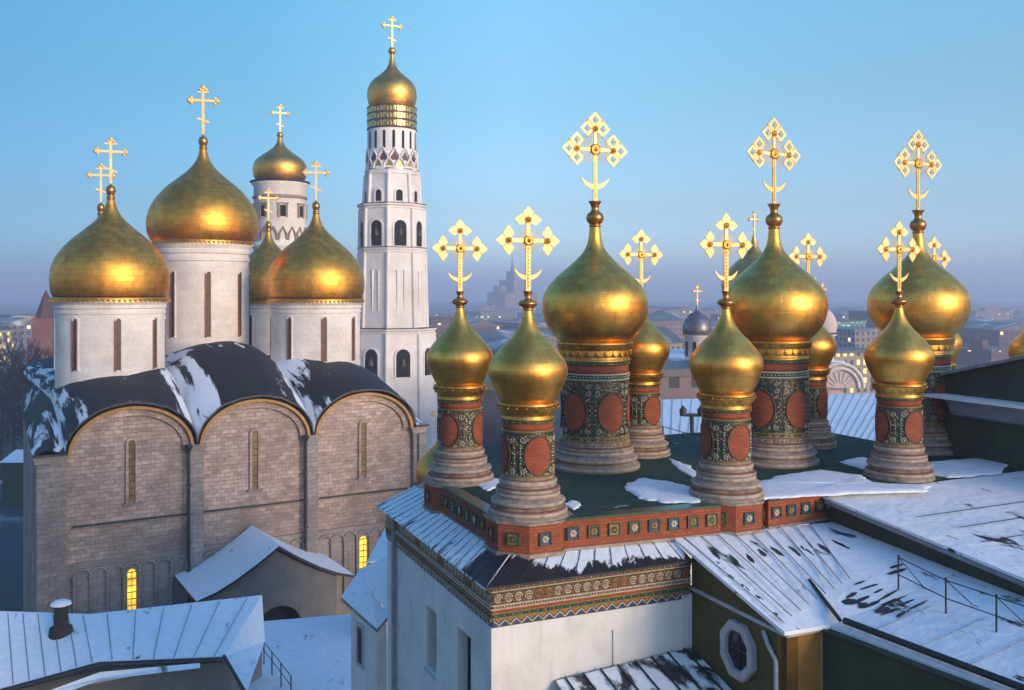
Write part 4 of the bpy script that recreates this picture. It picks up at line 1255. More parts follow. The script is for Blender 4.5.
# vault roof
b = MB()
ys = [-.42, .3, 1.5, 3, 5, 7.5, 10, 13, 16, 20, 25, 31, DEP + .3]
def lift(y): return 4.9 * min(1, max(0, y) / 9) ** .8
P = []; att = []
rr_ = random.Random(12)
nx = 22
for y in ys:
    row = []
    for k in range(3):
        xc = W3 * (k + .5)
        for j in range(nx + (1 if k == 2 else 0)):
            t = j / nx
            ang = PI * (1 - t)
            x = xc + (HA + .42) * math.cos(ang)
            x = xc - W3 / 2 + W3 * t if False else x
            zr = (RISE + .22) * math.sin(ang)
            f = min(1, max(0, y) / 16)
            x = xc + (W3 / 2) * math.cos(ang) if y > 1 else xc + min(W3 / 2, HA + .42) * math.cos(ang)
            lf_ = .60 + .40 * max(0, 1 - (abs(x - 14) / 8.6) ** 2)
            z = ZS + .18 + lift(y) * lf_ + zr * (1 - .48 * f) + rr_.uniform(-.05, .05)
            x = xc + (W3 / 2) * math.cos(ang) if y > 1 else xc + min(W3 / 2, HA + .42) * math.cos(ang)
            row.append((x, y, z))
            v_ = abs(math.cos(ang)) ** 3
            att.append(v_ * (1.0 if k != 0 or t > .5 else .9) + (.30 if (k == 1 and t < .30) else 0) + (.32 if (k == 1 and .42 < t < .58 and y > 2) else 0) + (.30 if (k == 2 and t < .38 and y > 3) else 0) + (.35 if (k == 2 and t > .86 and y < 5) else 0) + (.22 if (k == 0 and (t < .12 or .46 < t < .56) and y < 6) else 0))
    P.append(row)
b.grid(P, 'cath_roof', lambda i, j: (j * W3 / nx, ys[i]), False, True)
low = [[(p[0], p[1], p[2] - .16) for p in P[0]], P[0]]
nv = len(b.v)
b.grid(low, 'roof_dark', None, False, False)
# side eaves
L0 = [[(lxs(y) - .35, y, ZS + .12 + lift(y) * .0), (lxs(y) + .6, y, ZS + .5 + lift(y) * .35), (.0, y, P[i][0][2] + .02)] for i, y in enumerate(ys)]
b.grid(L0, 'cath_roof', lambda i, j: (j * 1.0 - 3, ys[i]), False, True)
R0 = [[(28, y, P[i][-1][2] + .02), (28.6, y, ZS + .4 + lift(y) * .35), (29.3, y, ZS + .12)] for i, y in enumerate(ys)]
b.grid(R0, 'cath_roof', lambda i, j: (j * 1.0 + 30, ys[i]), False, True)
b.box(-1.95, .2, -.45, -.30, ZS + .02, ZS + .17, 'roof_dark'); b.box(27.9, 29.2, -.45, -.30, ZS + .02, ZS + .17, 'roof_dark')
b.att = att + [0.35] * (len(b.v) - len(att))
b.build('roof', cath)

def make_drum(r, h, nwin, dome_prof, crossh, crossw, finial, mat_dome='gold_big', arms=0, wh=.74):
    """white drum with slit windows, gilt rim, onion dome, cross; z=0 at the drum foot"""
    d = MB()
    d.lathe([(r, -4), (r, h * .82)], 56, 'white_stone'); d.lathe([(r, h * .82), (r + .10, h * .825), (r + .10, h * .86), (r + .03, h * .87), (r + .03, h * .89), (r + .16, h * .90), (r + .16, h * .935), (r + .10, h * .94), (r + .30, h * .975), (r + .30, h)], 72, 'white_stone', smooth=False)
    d.disc(r + .30, h, 56, 'roof_dark')
    dr = d.build('drum', cath)
    # windows: dark slit, rusty reveal
    for k in range(nwin):
        a = 2 * PI * (k + .5) / nwin
        X = Matrix.Rotation(a, 4, 'Z')
        ww = .19
        b = MB(); zb, zt = h * .10, h * wh
        b.prism([(-ww, zb), (ww, zb), (ww, zt)] + arch_pts(0, ww, zt, ww, 8) + [(-ww, zt)], 'y', -r - .02, -r + .3, 'rust_dark', None, False, X)
        wn = b.build('window', dr)
        b = MB()
        for sx in (-1, 1):
            b.box(sx * (ww + .08) - .07, sx * (ww + .08) + .07, -r - .09, -r + .3, zb - .1, zt, 'rust' if sx < 0 else 'white_stone', X)
        o_, i_ = arch_pts(0, ww + .15, zt, ww + .15, 8), arch_pts(0, ww, zt, ww, 8)
        for j in range(8): b.prism([o_[j], o_[j + 1], i_[j + 1], i_[j]], 'y', -r - .09, -r + .3, 'white_stone', None, False, X)
        b.build('window_frame', dr)
    d = MB()
    d.lathe([(r + .30, h - .05), (r + .42, h), (r + .42, h + .22), (r + .30, h + .28)], 64, 'gold_trim')
    nt_ = 72
    for k in range(nt_):
        a = 2 * PI * k / nt_
        X = Matrix.Rotation(a, 4, 'Z'); d.box(-.10, .10, -r - .46, -r - .40, h - .14, h + .05, 'gold_far', X)
    d.build('rim', dr)
    d = MB(); d.lathe(smooth_profile([(q[0], h + q[1]) for q in dome_prof], 5), 72, mat_dome)
    d.build('dome', dr)
    top = h + dome_prof[-1][1]
    d = MB(); rr = dome_prof[-1][0]
    d.lathe(smooth_profile([(rr, top - .05), (rr * 1.2, top + .1), (rr * 1.0, top + .3), (finial * .8, top + .45), (finial, top + .45 + finial * .7), (finial * .8, top + .45 + finial * 1.4), (.12, top + .5 + finial * 1.7), (.10, top + .8 + finial * 1.9), (.0, top + .82 + finial * 1.9)], 4), 16, 'bronze')
    d.build('finial_ball', dr)
    c = plain_cross(crossh, crossw).build('cross', dr); c.location = (0, 0, top + .6 + finial * 1.8); c.rotation_euler.z = arms + R(14)
    return dr
# small: drum r 4.55, h 5.7 ; dome 118px wide
sd = [(4.45, .15), (4.75, .5), (4.95, 1.3), (5.0, 2.4), (4.8, 3.7), (4.2, 5.0), (3.3, 6.2), (2.2, 7.3), (1.35, 8.2), (.78, 9.0), (.46, 9.8), (.30, 10.5)]
sd = [(r_, z_ * .81) for r_, z_ in sd]
d1 = make_drum(4.55, 6.2, 8, sd, 3.7, 2.5, .42)
zb1 = 36 - 6.9
d1.scale = (.94, .94, 1); d1.location = (4.6, 10.1, zb1); d1.rotation_euler.z = -CA + R(8); d1['label'] = 'front left drum and gilded dome'
d3 = copy_tree(d1, cath); d3.location = (23.2, 11.9, zb1 - .1); d3.scale = (.92, .92, .985); d3.rotation_euler.z = -CA; d3['label'] = 'front right drum and gilded dome'
d4 = copy_tree(d1, cath); d4.location = (5.95, 25.6, zb1); d4.scale = (.92, .92, .985); d4['label'] = 'rear left drum and dome, only its cross in view'
d5 = copy_tree(d1, cath); d5.location = (24.3, 30.9, zb1 - .2); d5.scale = (.85, .85, .95); d5['label'] = 'rear right drum and dome between two nearer domes'
md_ = [(4.75, .15), (5.05, .5), (5.35, 1.4), (5.42, 2.6), (5.15, 4.1), (4.5, 5.5), (3.5, 6.9), (2.4, 8.0), (1.45, 9.0), (.85, 9.9), (.5, 10.8), (.34, 11.6)]
md_ = [(r_, z_ * .80) for r_, z_ in md_]
dm = make_drum(4.45, 9.9, 8, md_, 4.6, 2.7, .48, wh=.70)
dm.scale = (.97, .97, 1); dm.location = (14.4, 19.5, 36 - 5.2); dm.rotation_euler.z = -CA + R(2); dm['label'] = 'tallest central drum and gilded dome'
# porch of the cathedral
por = thing('porch', 'grey gabled porch with snowy roof and dark archway in front of the cathedral', 'porch', CO, CA)
xr, zr_, hwp, yp = 14.0 - .3, 17.1, 5.95, -6.9
b = MB()
wz = 14.2
wp = [(xr - 4.7, 0), (xr + 4.7, 0), (xr + 4.7, wz - .0), (xr + 2.2, 15.4), (xr, 16.75), (xr - 2.2, 15.4), (xr - 4.7, wz)]
# front wall with an archway (split round the hole)
ac, aw, az, ab = xr + .2, 1.7, 11.0, 8.0
ar = arch_pts(ac, aw, az, 1.6, 16)
y0 = -6.3
left = [(xr - 4.7, 0), (ac - aw, 0), (ac - aw, az)] + ar[::-1][0:9] + [(ac, 16.7), (xr, 16.75), (xr - 2.2, 15.4), (xr - 4.7, wz)]
right = [(ac + aw, 0), (xr + 4.7, 0), (xr + 4.7, wz), (xr + 2.2, 15.4), (ac, 16.7)] + ar[8::-1]
b.prism(left, 'y', y0, y0 + .6, 'grey_wall'); b.prism(right, 'y', y0, y0 + .6, 'grey_wall')
b.box(xr - 4.7, xr - 4.1, y0 + .6, .3, 0, wz, 'grey_wall'); b.box(xr + 4.1, xr + 4.7, y0 + .6, .3, 0, wz, 'grey_wall')
b.build('wall', por)
b = MB(); b.box(ac - aw - .4, ac + aw + .4, y0 + 1.6, y0 + 1.7, 0, 13.2, 'void'); b.build('doorway', por)
b = MB()
prof = [(-hwp, 14.15), (-4.6, 14.55), (-3.2, 15.2), (-1.6, 16.15), (0, 17.25), (1.6, 16.15), (3.2, 15.2), (4.6, 14.55), (hwp, 14.15)]
ysr = [yp, -5, -3, -1, .30]
P = [[(xr + x, y, z + .02 * math.sin(x * 5 + y * 3)) for x, z in prof] for y in ysr]
b.grid(P, 'snow_full', lambda i, j: (j * 1.4, ysr[i]), False, True)
P2 = [[(p[0], p[1], p[2] - .22) for p in r_] for r_ in P]
b.grid(P2, 'roof_dark', None, False, True, flip=True)
b.grid([P2[0], P[0]], 'roof_dark', None, False, False)
for j, fl in ((0, True), (-1, False)): b.grid([[r_[j] for r_ in P2], [r_[j] for r_ in P]], 'roof_dark', None, False, False, flip=fl)
b.build('roof', por)

# small church with a gilded dome near the cathedral's right corner
chp = thing('small_church', 'small church whose orange gold dome peeps out left of the leftmost palace cupola', 'church', at(441, 489, 52))
b = MB(); b.lathe([(1.35, -3.5), (1.35, .0), (1.5, .1), (1.5, .3)], 32, 'white_stone'); b.box(-3.4, 3.6, -1.5, 5.2, -24, -3.4, 'white_stone'); dr = b.build('wall', chp)
b = MB(); b.lathe(smooth_profile([(1.2, .25), (1.32, .4), (1.42, .8), (1.36, 1.25), (1.1, 1.7), (.7, 2.1), (.3, 2.5), (.16, 3.0)], 5), 40, 'gold_far'); b.build('dome', chp)
b = plain_cross(1.7, 1.0); o = b.build('cross', chp); o.location = (0, 0, 2.9)
b = MB(); b.prism([(-3.8, -3.5), (4.0, -3.5), (.1, -2.5)], 'y', -1.9, 5.6, 'snow_full'); b.build('roof', chp)

# =================================================================== BELL TOWERS
tw = thing('bell_tower', 'tall white octagonal bell tower with gilded dome and inscription bands', 'bell tower', (at(392, HY, 155).x, 155, GZ))
k_ = 155 / F
def zt_(py): return (HY - py) * k_ - GZ
def octw(px): return px * k_ / 2 / math.cos(PI / 8) * .985
def oct_lathe(b, prof, mat, a0=PI / 8 + PI / 8 + PI / 2):
    # facets with a vertex edge toward the camera
    P = []
    for i in range(len(prof) - 1):
        (r0, z0), (r1, z1) = prof[i], prof[i + 1]
        for j in range(8):
            a, c = a0 + j * PI / 4, a0 + (j + 1) * PI / 4
            b.face([(r0 * math.cos(a), r0 * math.sin(a), z0), (r0 * math.cos(c), r0 * math.sin(c), z0), (r1 * math.cos(c), r1 * math.sin(c), z1), (r1 * math.cos(a), r1 * math.sin(a), z1)], mat)
def tier(z0, z1, w0, w1, name='tier', corn=.35, panels=True):
    b = MB(); r0, r1 = octw(w0), octw(w1)
    oct_lathe(b, [(r0, z0), (r1, z1 - .9), (r1 + .15, z1 - .8), (r1 + .15, z1 - .55), (r1 + corn, z1 - .35), (r1 + corn, z1 - .12)], 'tower_white')
    oct_lathe(b, [(r1 + corn + .04, z1 - .12), (r1 + corn + .04, z1 + .02), (r1 * .3, z1 + .03)], 'roof_dark')
    # corner pilasters
    for j in range(8):
        a = j * PI / 4 + PI / 4 + PI / 2
        b.tube([(r0 * 1.005 * math.cos(a), r0 * 1.005 * math.sin(a), z0), (r1 * 1.005 * math.cos(a), r1 * 1.005 * math.sin(a), z1 - .85)], .28, 'tower_white', 8)
    return b.build(name, tw), r0 * math.cos(PI / 8), r1 * math.cos(PI / 8)
def oct_openings(parent, apo, zb, zt, hw, bell=False, name='arch_opening', frame=True):
    for j in range(8):
        a = (j + .5) * PI / 4 + PI / 4
        X = Matrix.Rotation(a + PI / 2 - PI / 4 - PI / 8 + PI / 8, 4, 'Z')
        b = MB()
        b.prism([(-hw, zb), (hw, zb), (hw, zt - hw)] + arch_pts(0, hw, zt - hw, hw, 10) + [(-hw, zt - hw)], 'y', -apo - .03, -apo + .2, 'void', None, False, X)
        o = b.build(name, parent)
        if frame:
            b = MB()
            o_, i_ = arch_pts(0, hw + .25, zt - hw, hw + .25, 10), arch_pts(0, hw, zt - hw, hw, 10)
            for q in range(10): b.prism([o_[q], o_[q + 1], i_[q + 1], i_[q]], 'y', -apo - .16, -apo + .1, 'tower_white', None, False, X)
            for sx in (-1, 1): b.box(sx * (hw + .125) - .125, sx * (hw + .125) + .125, -apo - .16, -apo + .1, zb - .2, zt - hw, 'tower_white', X)
            b.build('surround', parent)
        if bell:
            b = MB()
            c = X @ Vector((0, -apo - .10, 0))
            hh = (zt - zb)
            b.lathe([(hw * .42, zb + hh * .40), (hw * .34, zb + hh * .46), (hw * .28, zb + hh * .58), (hw * .17, zb + hh * .66), (.02, zb + hh * .68)], 12, 'bell_metal', (c.x, c.y))
            b.tube([(c.x, c.y, zb + hh * .66), (c.x, c.y, zt - .1)], .05, 'dark_metal', 5)
            b.build('bell', parent)
base, a0_, a1_ = tier(0, zt_(327), 84, 79, 'tier', .45)
oct_openings(base, a1_ + .12, zt_(374), zt_(347), 1.15, True)
mid, a0_, a1_ = tier(zt_(327), zt_(248), 66, 62, 'tier', .3)
b = MB()
for j in range(8):                          # small loopholes and sunk panels
    X = Matrix.Rotation(j * PI / 4 + PI / 8 + PI / 4 - PI / 8, 4, 'Z')
    for (x0, x1, z0, z1) in ((-1.55, -1.42, 33, 39.5), (1.42, 1.55, 33, 39.5), (-1.42, 1.42, 39.37, 39.5)): b.box(x0, x1, -a1_ - .16, -a1_ + .3, z0, z1, 'tower_white', X)
b.build('panel_moulding', mid)
for j in range(8):
    X = Matrix.Rotation(j * PI / 4 + PI / 4, 4, 'Z')
    for zz in ((zt_(262), .5), (zt_(285), .6), (zt_(302), .5)) if j % 2 else ((zt_(297), 1.0),):
        b = MB(); b.box(-.22, .22, -a0_ - .0, -a0_ + .5, zz[0] - zz[1], zz[0] + .3, 'void', X); b.build('loophole', mid)
bel, a0_, a1_ = tier(zt_(248), zt_(205), 61, 60, 'tier', .45)
oct_openings(bel, a1_ + .05, zt_(247), zt_(222), 1.0, True)
upp, a0_, a1_ = tier(zt_(205), zt_(171), 53, 50, 'tier', .1)
oct_openings(upp, a0_ + .0, zt_(203), zt_(192), .55, False, 'window')
b = MB(); rr = 48 * k_ / 2
b.lathe([(rr + .3, zt_(173)), (rr + .3, zt_(170)), (rr, zt_(168)), (rr, zt_(129))], 48, 'tower_white')
dr = b.build('drum', tw)
b = MB()
for row, (zb, n, hh, off) in enumerate(((zt_(172), 14, 1.7, 0), (zt_(163), 14, 1.6, .5))):
    for k in range(n):
        a = 2 * PI * (k + off) / n; X = Matrix.Rotation(a, 4, 'Z'); w2 = PI * rr / n * .92
        o_ = [(-w2, zb), (-w2 * .9, zb + hh * .5), (-w2 * .45, zb + hh * .82), (0, zb + hh * 1.25), (w2 * .45, zb + hh * .82), (w2 * .9, zb + hh * .5), (w2, zb)]
        b.tube([X @ Vector((p[0], -rr - .20, p[1])) for p in o_], .13, 'tower_white', 6)
        i_ = [(x * .7, zb + (z - zb) * .7) for x, z in o_]
        b.prism(i_, 'y', -rr - .06, -rr + .1, 'brick_dark' if row else 'gold_trim', None, False, X)
b.build('kokoshnik_band', dr)
for k in range(16):
    X = Matrix.Rotation(2 * PI * (k + .5) / 16, 4, 'Z'); b = MB()
    b.prism([(-.22, zt_(151)), (.22, zt_(151)), (.22, zt_(135))] + arch_pts(0, .22, zt_(135), .22, 6) + [(-.22, zt_(135))], 'y', -rr - .03, -rr + .2, 'void', None, False, X); b.build('window', dr)
b = MB()
for i, (p0, p1) in enumerate(((129.5, 123.2), (122, 116.2), (115, 109.5))):
    b.lathe([(rr + .1, zt_(p0)), (rr + .1, zt_(p1))], 48, 'gold_band')
for p0 in (130.3, 122.6, 115.6, 109):
    b.lathe([(rr + .02, zt_(p0) - .12), (rr + .17, zt_(p0) - .07), (rr + .17, zt_(p0) + .07), (rr + .02, zt_(p0) + .12)], 48, 'brick_dark')
b.build('inscription_band', dr)
dp = [(22, 108.5), (23.5, 104), (24.6, 98), (24.6, 93), (23, 87), (19, 81), (13, 76), (7.5, 71), (4.2, 66), (2.6, 60), (1.7, 54)]
b = MB(); b.lathe(smooth_profile([(r_ * k_, zt_(y_)) for r_, y_ in dp], 5), 56, 'gold_far'); dmo = b.build('dome', tw)
b = MB(); b.ball((0, 0, zt_(51)), .62, 'gold_far', 14, 10); b.build('finial_ball', dmo)
o = plain_cross(5.2, 3.2).build('cross', dmo); o.location = (0, 0, zt_(49)); o.rotation_euler.z = R(25)

bt = thing('belfry', 'round white belfry with gilded dome between cathedral domes and tall bell tower', 'belfry', (at(280, HY, 150).x, 150, GZ))
k_ = 150 / F
b = MB(); rr = 25.5 * k_
b.lathe([(rr, 10), (rr, zt_(187)), (rr + .3, zt_(185.5)), (rr + .35, zt_(183))], 56, 'tower_white')
b.lathe([(rr + .02, zt_(200)), (rr + .22, zt_(199)), (rr + .22, zt_(197.5)), (rr + .02, zt_(196.5))], 56, 'mould_stone')
b.lathe([(rr + .35, zt_(183.6)), (rr + .6, zt_(183)), (rr + .6, zt_(182)), (rr, zt_(181))], 56, 'roof_dark')
b.lathe([(rr, zt_(250)), (rr + .5, zt_(247)), (rr + .5, zt_(244)), (rr, zt_(243))], 56, 'tower_white')
dr = b.build('drum', bt)
b = MB()
for k in range(18):
    X = Matrix.Rotation(2 * PI * k / 18, 4, 'Z'); w2 = PI * rr / 18 * .9; zb = zt_(241)
    b.tube([X @ Vector((p[0], -rr - .14, p[1])) for p in ((-w2, zb), (-w2 * .8, zb + 1), (0, zb + 2.0), (w2 * .8, zb + 1), (w2, zb))], .15, 'mould_stone', 6)
b.build('kokoshnik_band', dr)
for k in range(8):
    X = Matrix.Rotation(2 * PI * k / 8 + R(20), 4, 'Z'); b = MB()
    b.box(-.42, .42, -rr - .03, -rr + .3, zt_(218), zt_(207), 'void', X); o = b.build('window', dr)
    b = MB()
    for (x0, x1, z0, z1) in ((-.75, -.42, zt_(219), zt_(206)), (.42, .75, zt_(219), zt_(206)), (-.9, .9, zt_(206), zt_(204.5))): b.box(x0, x1, -rr - .16, -rr + .2, z0, z1, 'mould_stone', X)
    b.build('window_frame', dr)
dp = [(23, 182), (25.5, 177), (26.5, 171), (26, 166), (23.5, 161), (18.5, 156.5), (12, 152), (6.5, 147.5), (3.6, 143), (2.0, 137)]
b = MB(); b.lathe(smooth_profile([(r_ * k_, zt_(y_)) for r_, y_ in dp], 5), 56, 'gold_far'); dmo = b.build('dome', bt)
b = MB(); b.ball((0, 0, zt_(135)), .5, 'gold_far', 14, 10); b.build('finial_ball', dmo)
o = plain_cross(4.6, 2.7).build('cross', dmo); o.location = (0, 0, zt_(134)); o.rotation_euler.z = R(25)

# far cathedral with tin domes, a gilded centre and a shell gable
fc = thing('far_cathedral', 'pale cathedral with tin side domes and shell gables beyond the long snow roof', 'cathedral', (at(760, HY, 135).x, 135, GZ))
k_ = 135 / F; ox = at(760, HY, 135).x
M['pale_pink'] = plain('pale rose plaster', (.55, .44, .42), .8, 0, .15, .6, .15)
def far_dome(px, prof, dz_top, dz_bot, r, mat, D=135, dy=0, ch=3.0, wmat='white_stone', cmat='gold_cross'):
    x = at(px, HY, D).x - ox
    kk = D / F
    b = MB(); b.lathe([(r * kk, zt2(dz_bot, kk) - 6), (r * kk, zt2(dz_top, kk) - .3), (r * kk + .3, zt2(dz_top, kk) - .2), (r * kk + .35, zt2(dz_top, kk))], 40, wmat, (x, D - 135)); dr = b.build('drum', fc)
    for q in range(8):
        X = Matrix.Translation((x, D - 135, 0)) @ Matrix.Rotation(2 * PI * q / 8 + R(22), 4, 'Z'); b = MB()
        b.box(-.25, .25, -r * kk - .04, -r * kk + .2, zt2(dz_bot, kk), zt2(dz_top, kk) - .9, 'void', X); b.build('window', dr)
    b = MB(); b.lathe(smooth_profile([(a * kk, zt2(y, kk)) for a, y in prof], 5), 40, mat, (x, D - 135)); b.build('dome', dr)
    o = plain_cross(ch, ch * .5, cmat).build('cross', dr); o.location = (x, D - 135, zt2(prof[-1][1], kk) - .2); o.rotation_euler.z = R(25)
    return dr
def zt2(py, kk): return (HY - py) * kk - GZ
far_dome(697, [(13.5, 334), (14.5, 330), (14, 325), (11.5, 319), (7, 314), (2, 311), (.8, 305)], 335, 356, 12, 'silver')
far_dome(822, [(13.5, 332), (14.5, 326), (13, 319), (9, 312), (3, 307), (.8, 303)], 334, 360, 12, 'pale_pink')
far_dome(754, [(26, 300), (31, 290), (32, 283), (28, 273), (19, 263), (9, 254), (4, 246), (1.6, 236)], 302, 345, 26, 'gold_far', 145, 0, 3.8)
b = MB(); k_ = 135 / F
x0, x1 = at(676, HY, 135).x - ox, at(838, HY, 135).x - ox
b.box(x0, x1, -2, 26, 0, zt2(362, k_), 'pale_pink')
for px in (690, 735, 790, 832):
    xc = at(px, HY, 135).x - ox; rr = 24 * k_
    b.prism(arch_pts(xc, rr, zt2(386, k_), rr * 1.05, 18), 'y', -3.2, -2.2, 'pale_pink')
b.build('wall', fc)
for px in (690, 735, 790, 832):
    xc = at(px, HY, 135).x - ox
    b = MB()
    for rr in (23 * k_, 18.5 * k_): b.tube([(p[0], -3.25, p[1]) for p in arch_pts(xc, rr, zt2(386, k_), rr * 1.05, 18)], .28, 'white_stone', 6)
    for q in range(9):
        a = PI * (q + .5) / 9; b.tube([(xc + .8 * math.cos(a), -3.25, zt2(386, k_) + .8 * math.sin(a)), (xc + 16 * k_ * math.cos(a), -3.25, zt2(386, k_) + 16 * k_ * math.sin(a))], .09, 'white_stone', 5)
    b.build('shell_gable', fc)
b = MB(); b.box(x0 - .3, x1 + .3, -2.1, 26, zt2(362, k_), zt2(360, k_), 'snow_hall'); b.build('roof', fc)

# =================================================================== LEFT FOREGROUND ROOFS
lw = thing('palace_wing', 'low palace wing with smooth snow roof at the lower left corner', 'palace wing', at(0, 613, 42))
o0 = at(0, 613, 42)
b = MB()
tp = [at(-60, 609, 42), at(90, 614, 42.2), at(262, 595, 43.5)]; bt_ = [at(-60, 705, 37), at(100, 661, 38.2), at(224, 656, 39.2)]
grid_roof(b, [(tp[i] - o0, bt_[i] - o0) for i in range(3)], 'snow_full', 12, 30, .02, .15)
for k in range(16):
    t = (k + .5) / 16
    p = (bt_[0].lerp(bt_[1], t * 1.6) if t < .62 else bt_[1].lerp(bt_[2], (t - .62) / .38)) - o0; q = (tp[0].lerp(tp[1], t * 1.6) if t < .62 else tp[1].lerp(tp[2], (t - .62) / .38)) - o0
    b.tube([p + Vector((0, 0, .02)), p.lerp(q, .96) + Vector((0, 0, .02))], .018, 'fascia', 4)
b.build('roof', lw)
b = MB()
hp = [tp[2], bt_[2], at(265, 641, 41.5), at(246, 694, 37)]
b.face([p - o0 + Vector((0, 0, -.004)) for p in (hp[0], hp[1], hp[2])], 'snow_full'); b.face([p - o0 for p in (hp[1], hp[3], hp[2])], 'snow_full')
b.build('hip_roof', lw)
b = MB()
b.tube([bt_[0] - o0 - Vector((0, .1, .12)), bt_[1] - o0 - Vector((0, .1, .12)), bt_[2] - o0 - Vector((0, .1, .12))], .12, 'roof_dark', 8); b.tube([bt_[2] - o0, hp[3] - o0], .08, 'roof_dark', 6)
b.build('gutter', lw)
b = MB()
dn = Vector((0, 0, -20)); ins = Vector((0, 1.0, -.3))
for p, q in ((bt_[0], bt_[1]), (bt_[1], bt_[2])):
    p, q = p - o0 + ins, q - o0 + ins; b.face([p + dn, q + dn, q, p], 'grey_wall')
q = bt_[2] - o0 + ins; r_ = tp[2] - o0 + Vector((0, 0, -.3)); b.face([q + dn, r_ + dn, r_, q], 'grey_wall')
b.build('wall', lw)
b = MB(); 
lp = [at(40, 694, 37.3), at(100, 672, 38), at(200, 663, 38.7), at(200, 668, 38.4), at(100, 680, 37.6), at(40, 702, 37)]
b.face([p - o0 for p in lp[::-1]], 'snow_full'); b.build('snow_ledge', lw)
vt = thing('roof_chimney', 'stubby round chimney with snow capped cowl on the lower left roof', 'chimney', at(61, 630, 40.6))
vt.scale = (.82, .82, .82)
b = MB(); b.lathe([(.62, -.3), (.55, .15), (.36, .22), (.34, 1.15), (.40, 1.2), (.40, 1.28)], 20, 'bark'); b.build('stack', vt)
b = MB(); b.lathe([(.30, 1.26), (.52, 1.34), (.50, 1.42), (.34, 1.52), (.02, 1.57)], 20, 'snow_full'); b.build('cowl', vt)
# lower terrace roof in the middle
lo = thing('terrace_roof', 'wide snowy terrace roof between the lower left wing and the white annexe', 'roof', at(300, 660, 44))
o0 = at(300, 660, 44)
q = [at(180, 628, 56), at(400, 610, 57.5), at(400, 720, 37), at(220, 720, 36.5)]
b = MB(); grid_roof(b, [(q[0] - o0, q[3] - o0), (q[1] - o0, q[2] - o0)], 'snow_full', 14, 16, .03, .2); b.build('roof_sheet', lo)
b = MB()
for i, j in ((3, 2), (2, 1), (1, 0), (0, 3)):
    p, r_ = q[i] - o0 - Vector((0, 0, .21)), q[j] - o0 - Vector((0, 0, .21)); b.face([p + Vector((0, 0, -14)), r_ + Vector((0, 0, -14)), r_, p], 'grey_wall')
b.build('wall', lo)
lr = thing('terrace_railing', 'thin iron railing descending over the snowy terrace roof at lower left', 'railing', at(262, 660, 43))
o0 = at(262, 660, 43)
rp_ = [at(256, 652, 46), at(264, 662, 44.5), at(272, 673, 43), at(281, 685, 41.5), at(291, 699, 40)]
for p in rp_:
    b = MB(); b.tube([p - o0 - Vector((0, 0, .1)), p - o0 + Vector((0, 0, .95))], .03, 'dark_metal', 6); b.build('post', lr)
for hh in (.95, .55):
    b = MB(); b.tube([p - o0 + Vector((0, 0, hh)) for p in rp_], .02, 'dark_metal', 5); b.build('rail', lr)

# =================================================================== CITY
def city(name, label, px0, px1, D, py_top, mat, gable=0, depth=None, cat='building', group='hazy city buildings', skew=.1, penthouse=False):
    t, ln, h = block(name, label, cat, px0, px1, D, D * (1 + skew * .3), py_top, mat, depth=depth or D * .03 + 12, group=group, gable=gable)
    if penthouse:
        b = MB(); b.box(ln * .3, ln * .7, 3, 9, h + .9, h + 5, mat); b.build('penthouse', t)
    return t, ln, h
# named ones
hr, ln, h = city('high_rise', 'stepped high-rise with a needle spire, faint in the haze between the two left cupolas', 505, 537, 1700, 293, 'city_pink', depth=50, cat='skyscraper', group=None)
b = MB(); b.box(ln * .32, ln * .68, 5, 45, h + .9, h + 24, 'city_grey'); b.box(ln * .42, ln * .58, 15, 35, h + 24, h + 40, 'city_grey'); b.build('upper_tower', hr)
b = MB(); b.lathe([(4, h + 40), (2, h + 52), (1.0, h + 60), (.3, h + 92)], 10, 'city_roof', (ln * .5, 25)); b.build('spire', hr)
b = MB(); b.box(-3, 10, 8, 30, h + .9, h + 13, 'city_pink'); b.build('side_tower', hr)
city('office_block', 'office block glowing with green lit windows right of the middle cupolas', 832, 866, 560, 322, 'city_green', depth=20, cat='office', group=None)
city('office_block', 'wide dim office block with scattered green lights behind the rightmost large cupola', 867, 935, 700, 326, 'city_green', depth=20, cat='office', group=None, penthouse=True)
city('long_hall', 'long low hall with yellow lit windows below the green lit office', 828, 885, 330, 353, 'city_yellow', depth=16, cat='hall', group=None)
city('lit_palace', 'long yellow lit building at the far left above the dark trees', 12, 50, 620, 316, 'city_yellow', depth=25, cat='building', group=None)
city('lit_house', 'small house with warm lights below the long yellow lit building', -6, 14, 480, 330, 'city_yellow', depth=18, cat='house', group=None, gable=4)
city('apartment_house', 'cream apartment house beside the dark tin dome', 665, 683, 300, 343, 'city_cream', depth=14, cat='house', group=None, gable=5)
city('apartment_house', 'pinkish apartment house left of the dark tin dome in the haze', 646, 690, 900, 309, 'city_pink', depth=30, cat='house', group=None)
zones = [(-30, 48, 'above the trees at far left', 6), (438, 470, 'just right of the white bell tower', 5), (468, 505, 'behind the leftmost cupola cross', 6), (496, 545, 'behind the nearest cupola', 7),
         (640, 690, 'between left large cupola and tin dome', 7), (690, 735, 'between tin dome and middle large cupola', 4), (815, 872, 'between middle and right large cupolas', 6), (945, 1045, 'at far right behind the green house', 9)]
mats = [('city_grey', 'grey'), ('city_pink', 'pinkish'), ('city_cream', 'cream'), ('city_brick', 'brick red')]
sizes = [('low', 8, 14), ('wide', 11, 20), ('tall', 20, 34)]
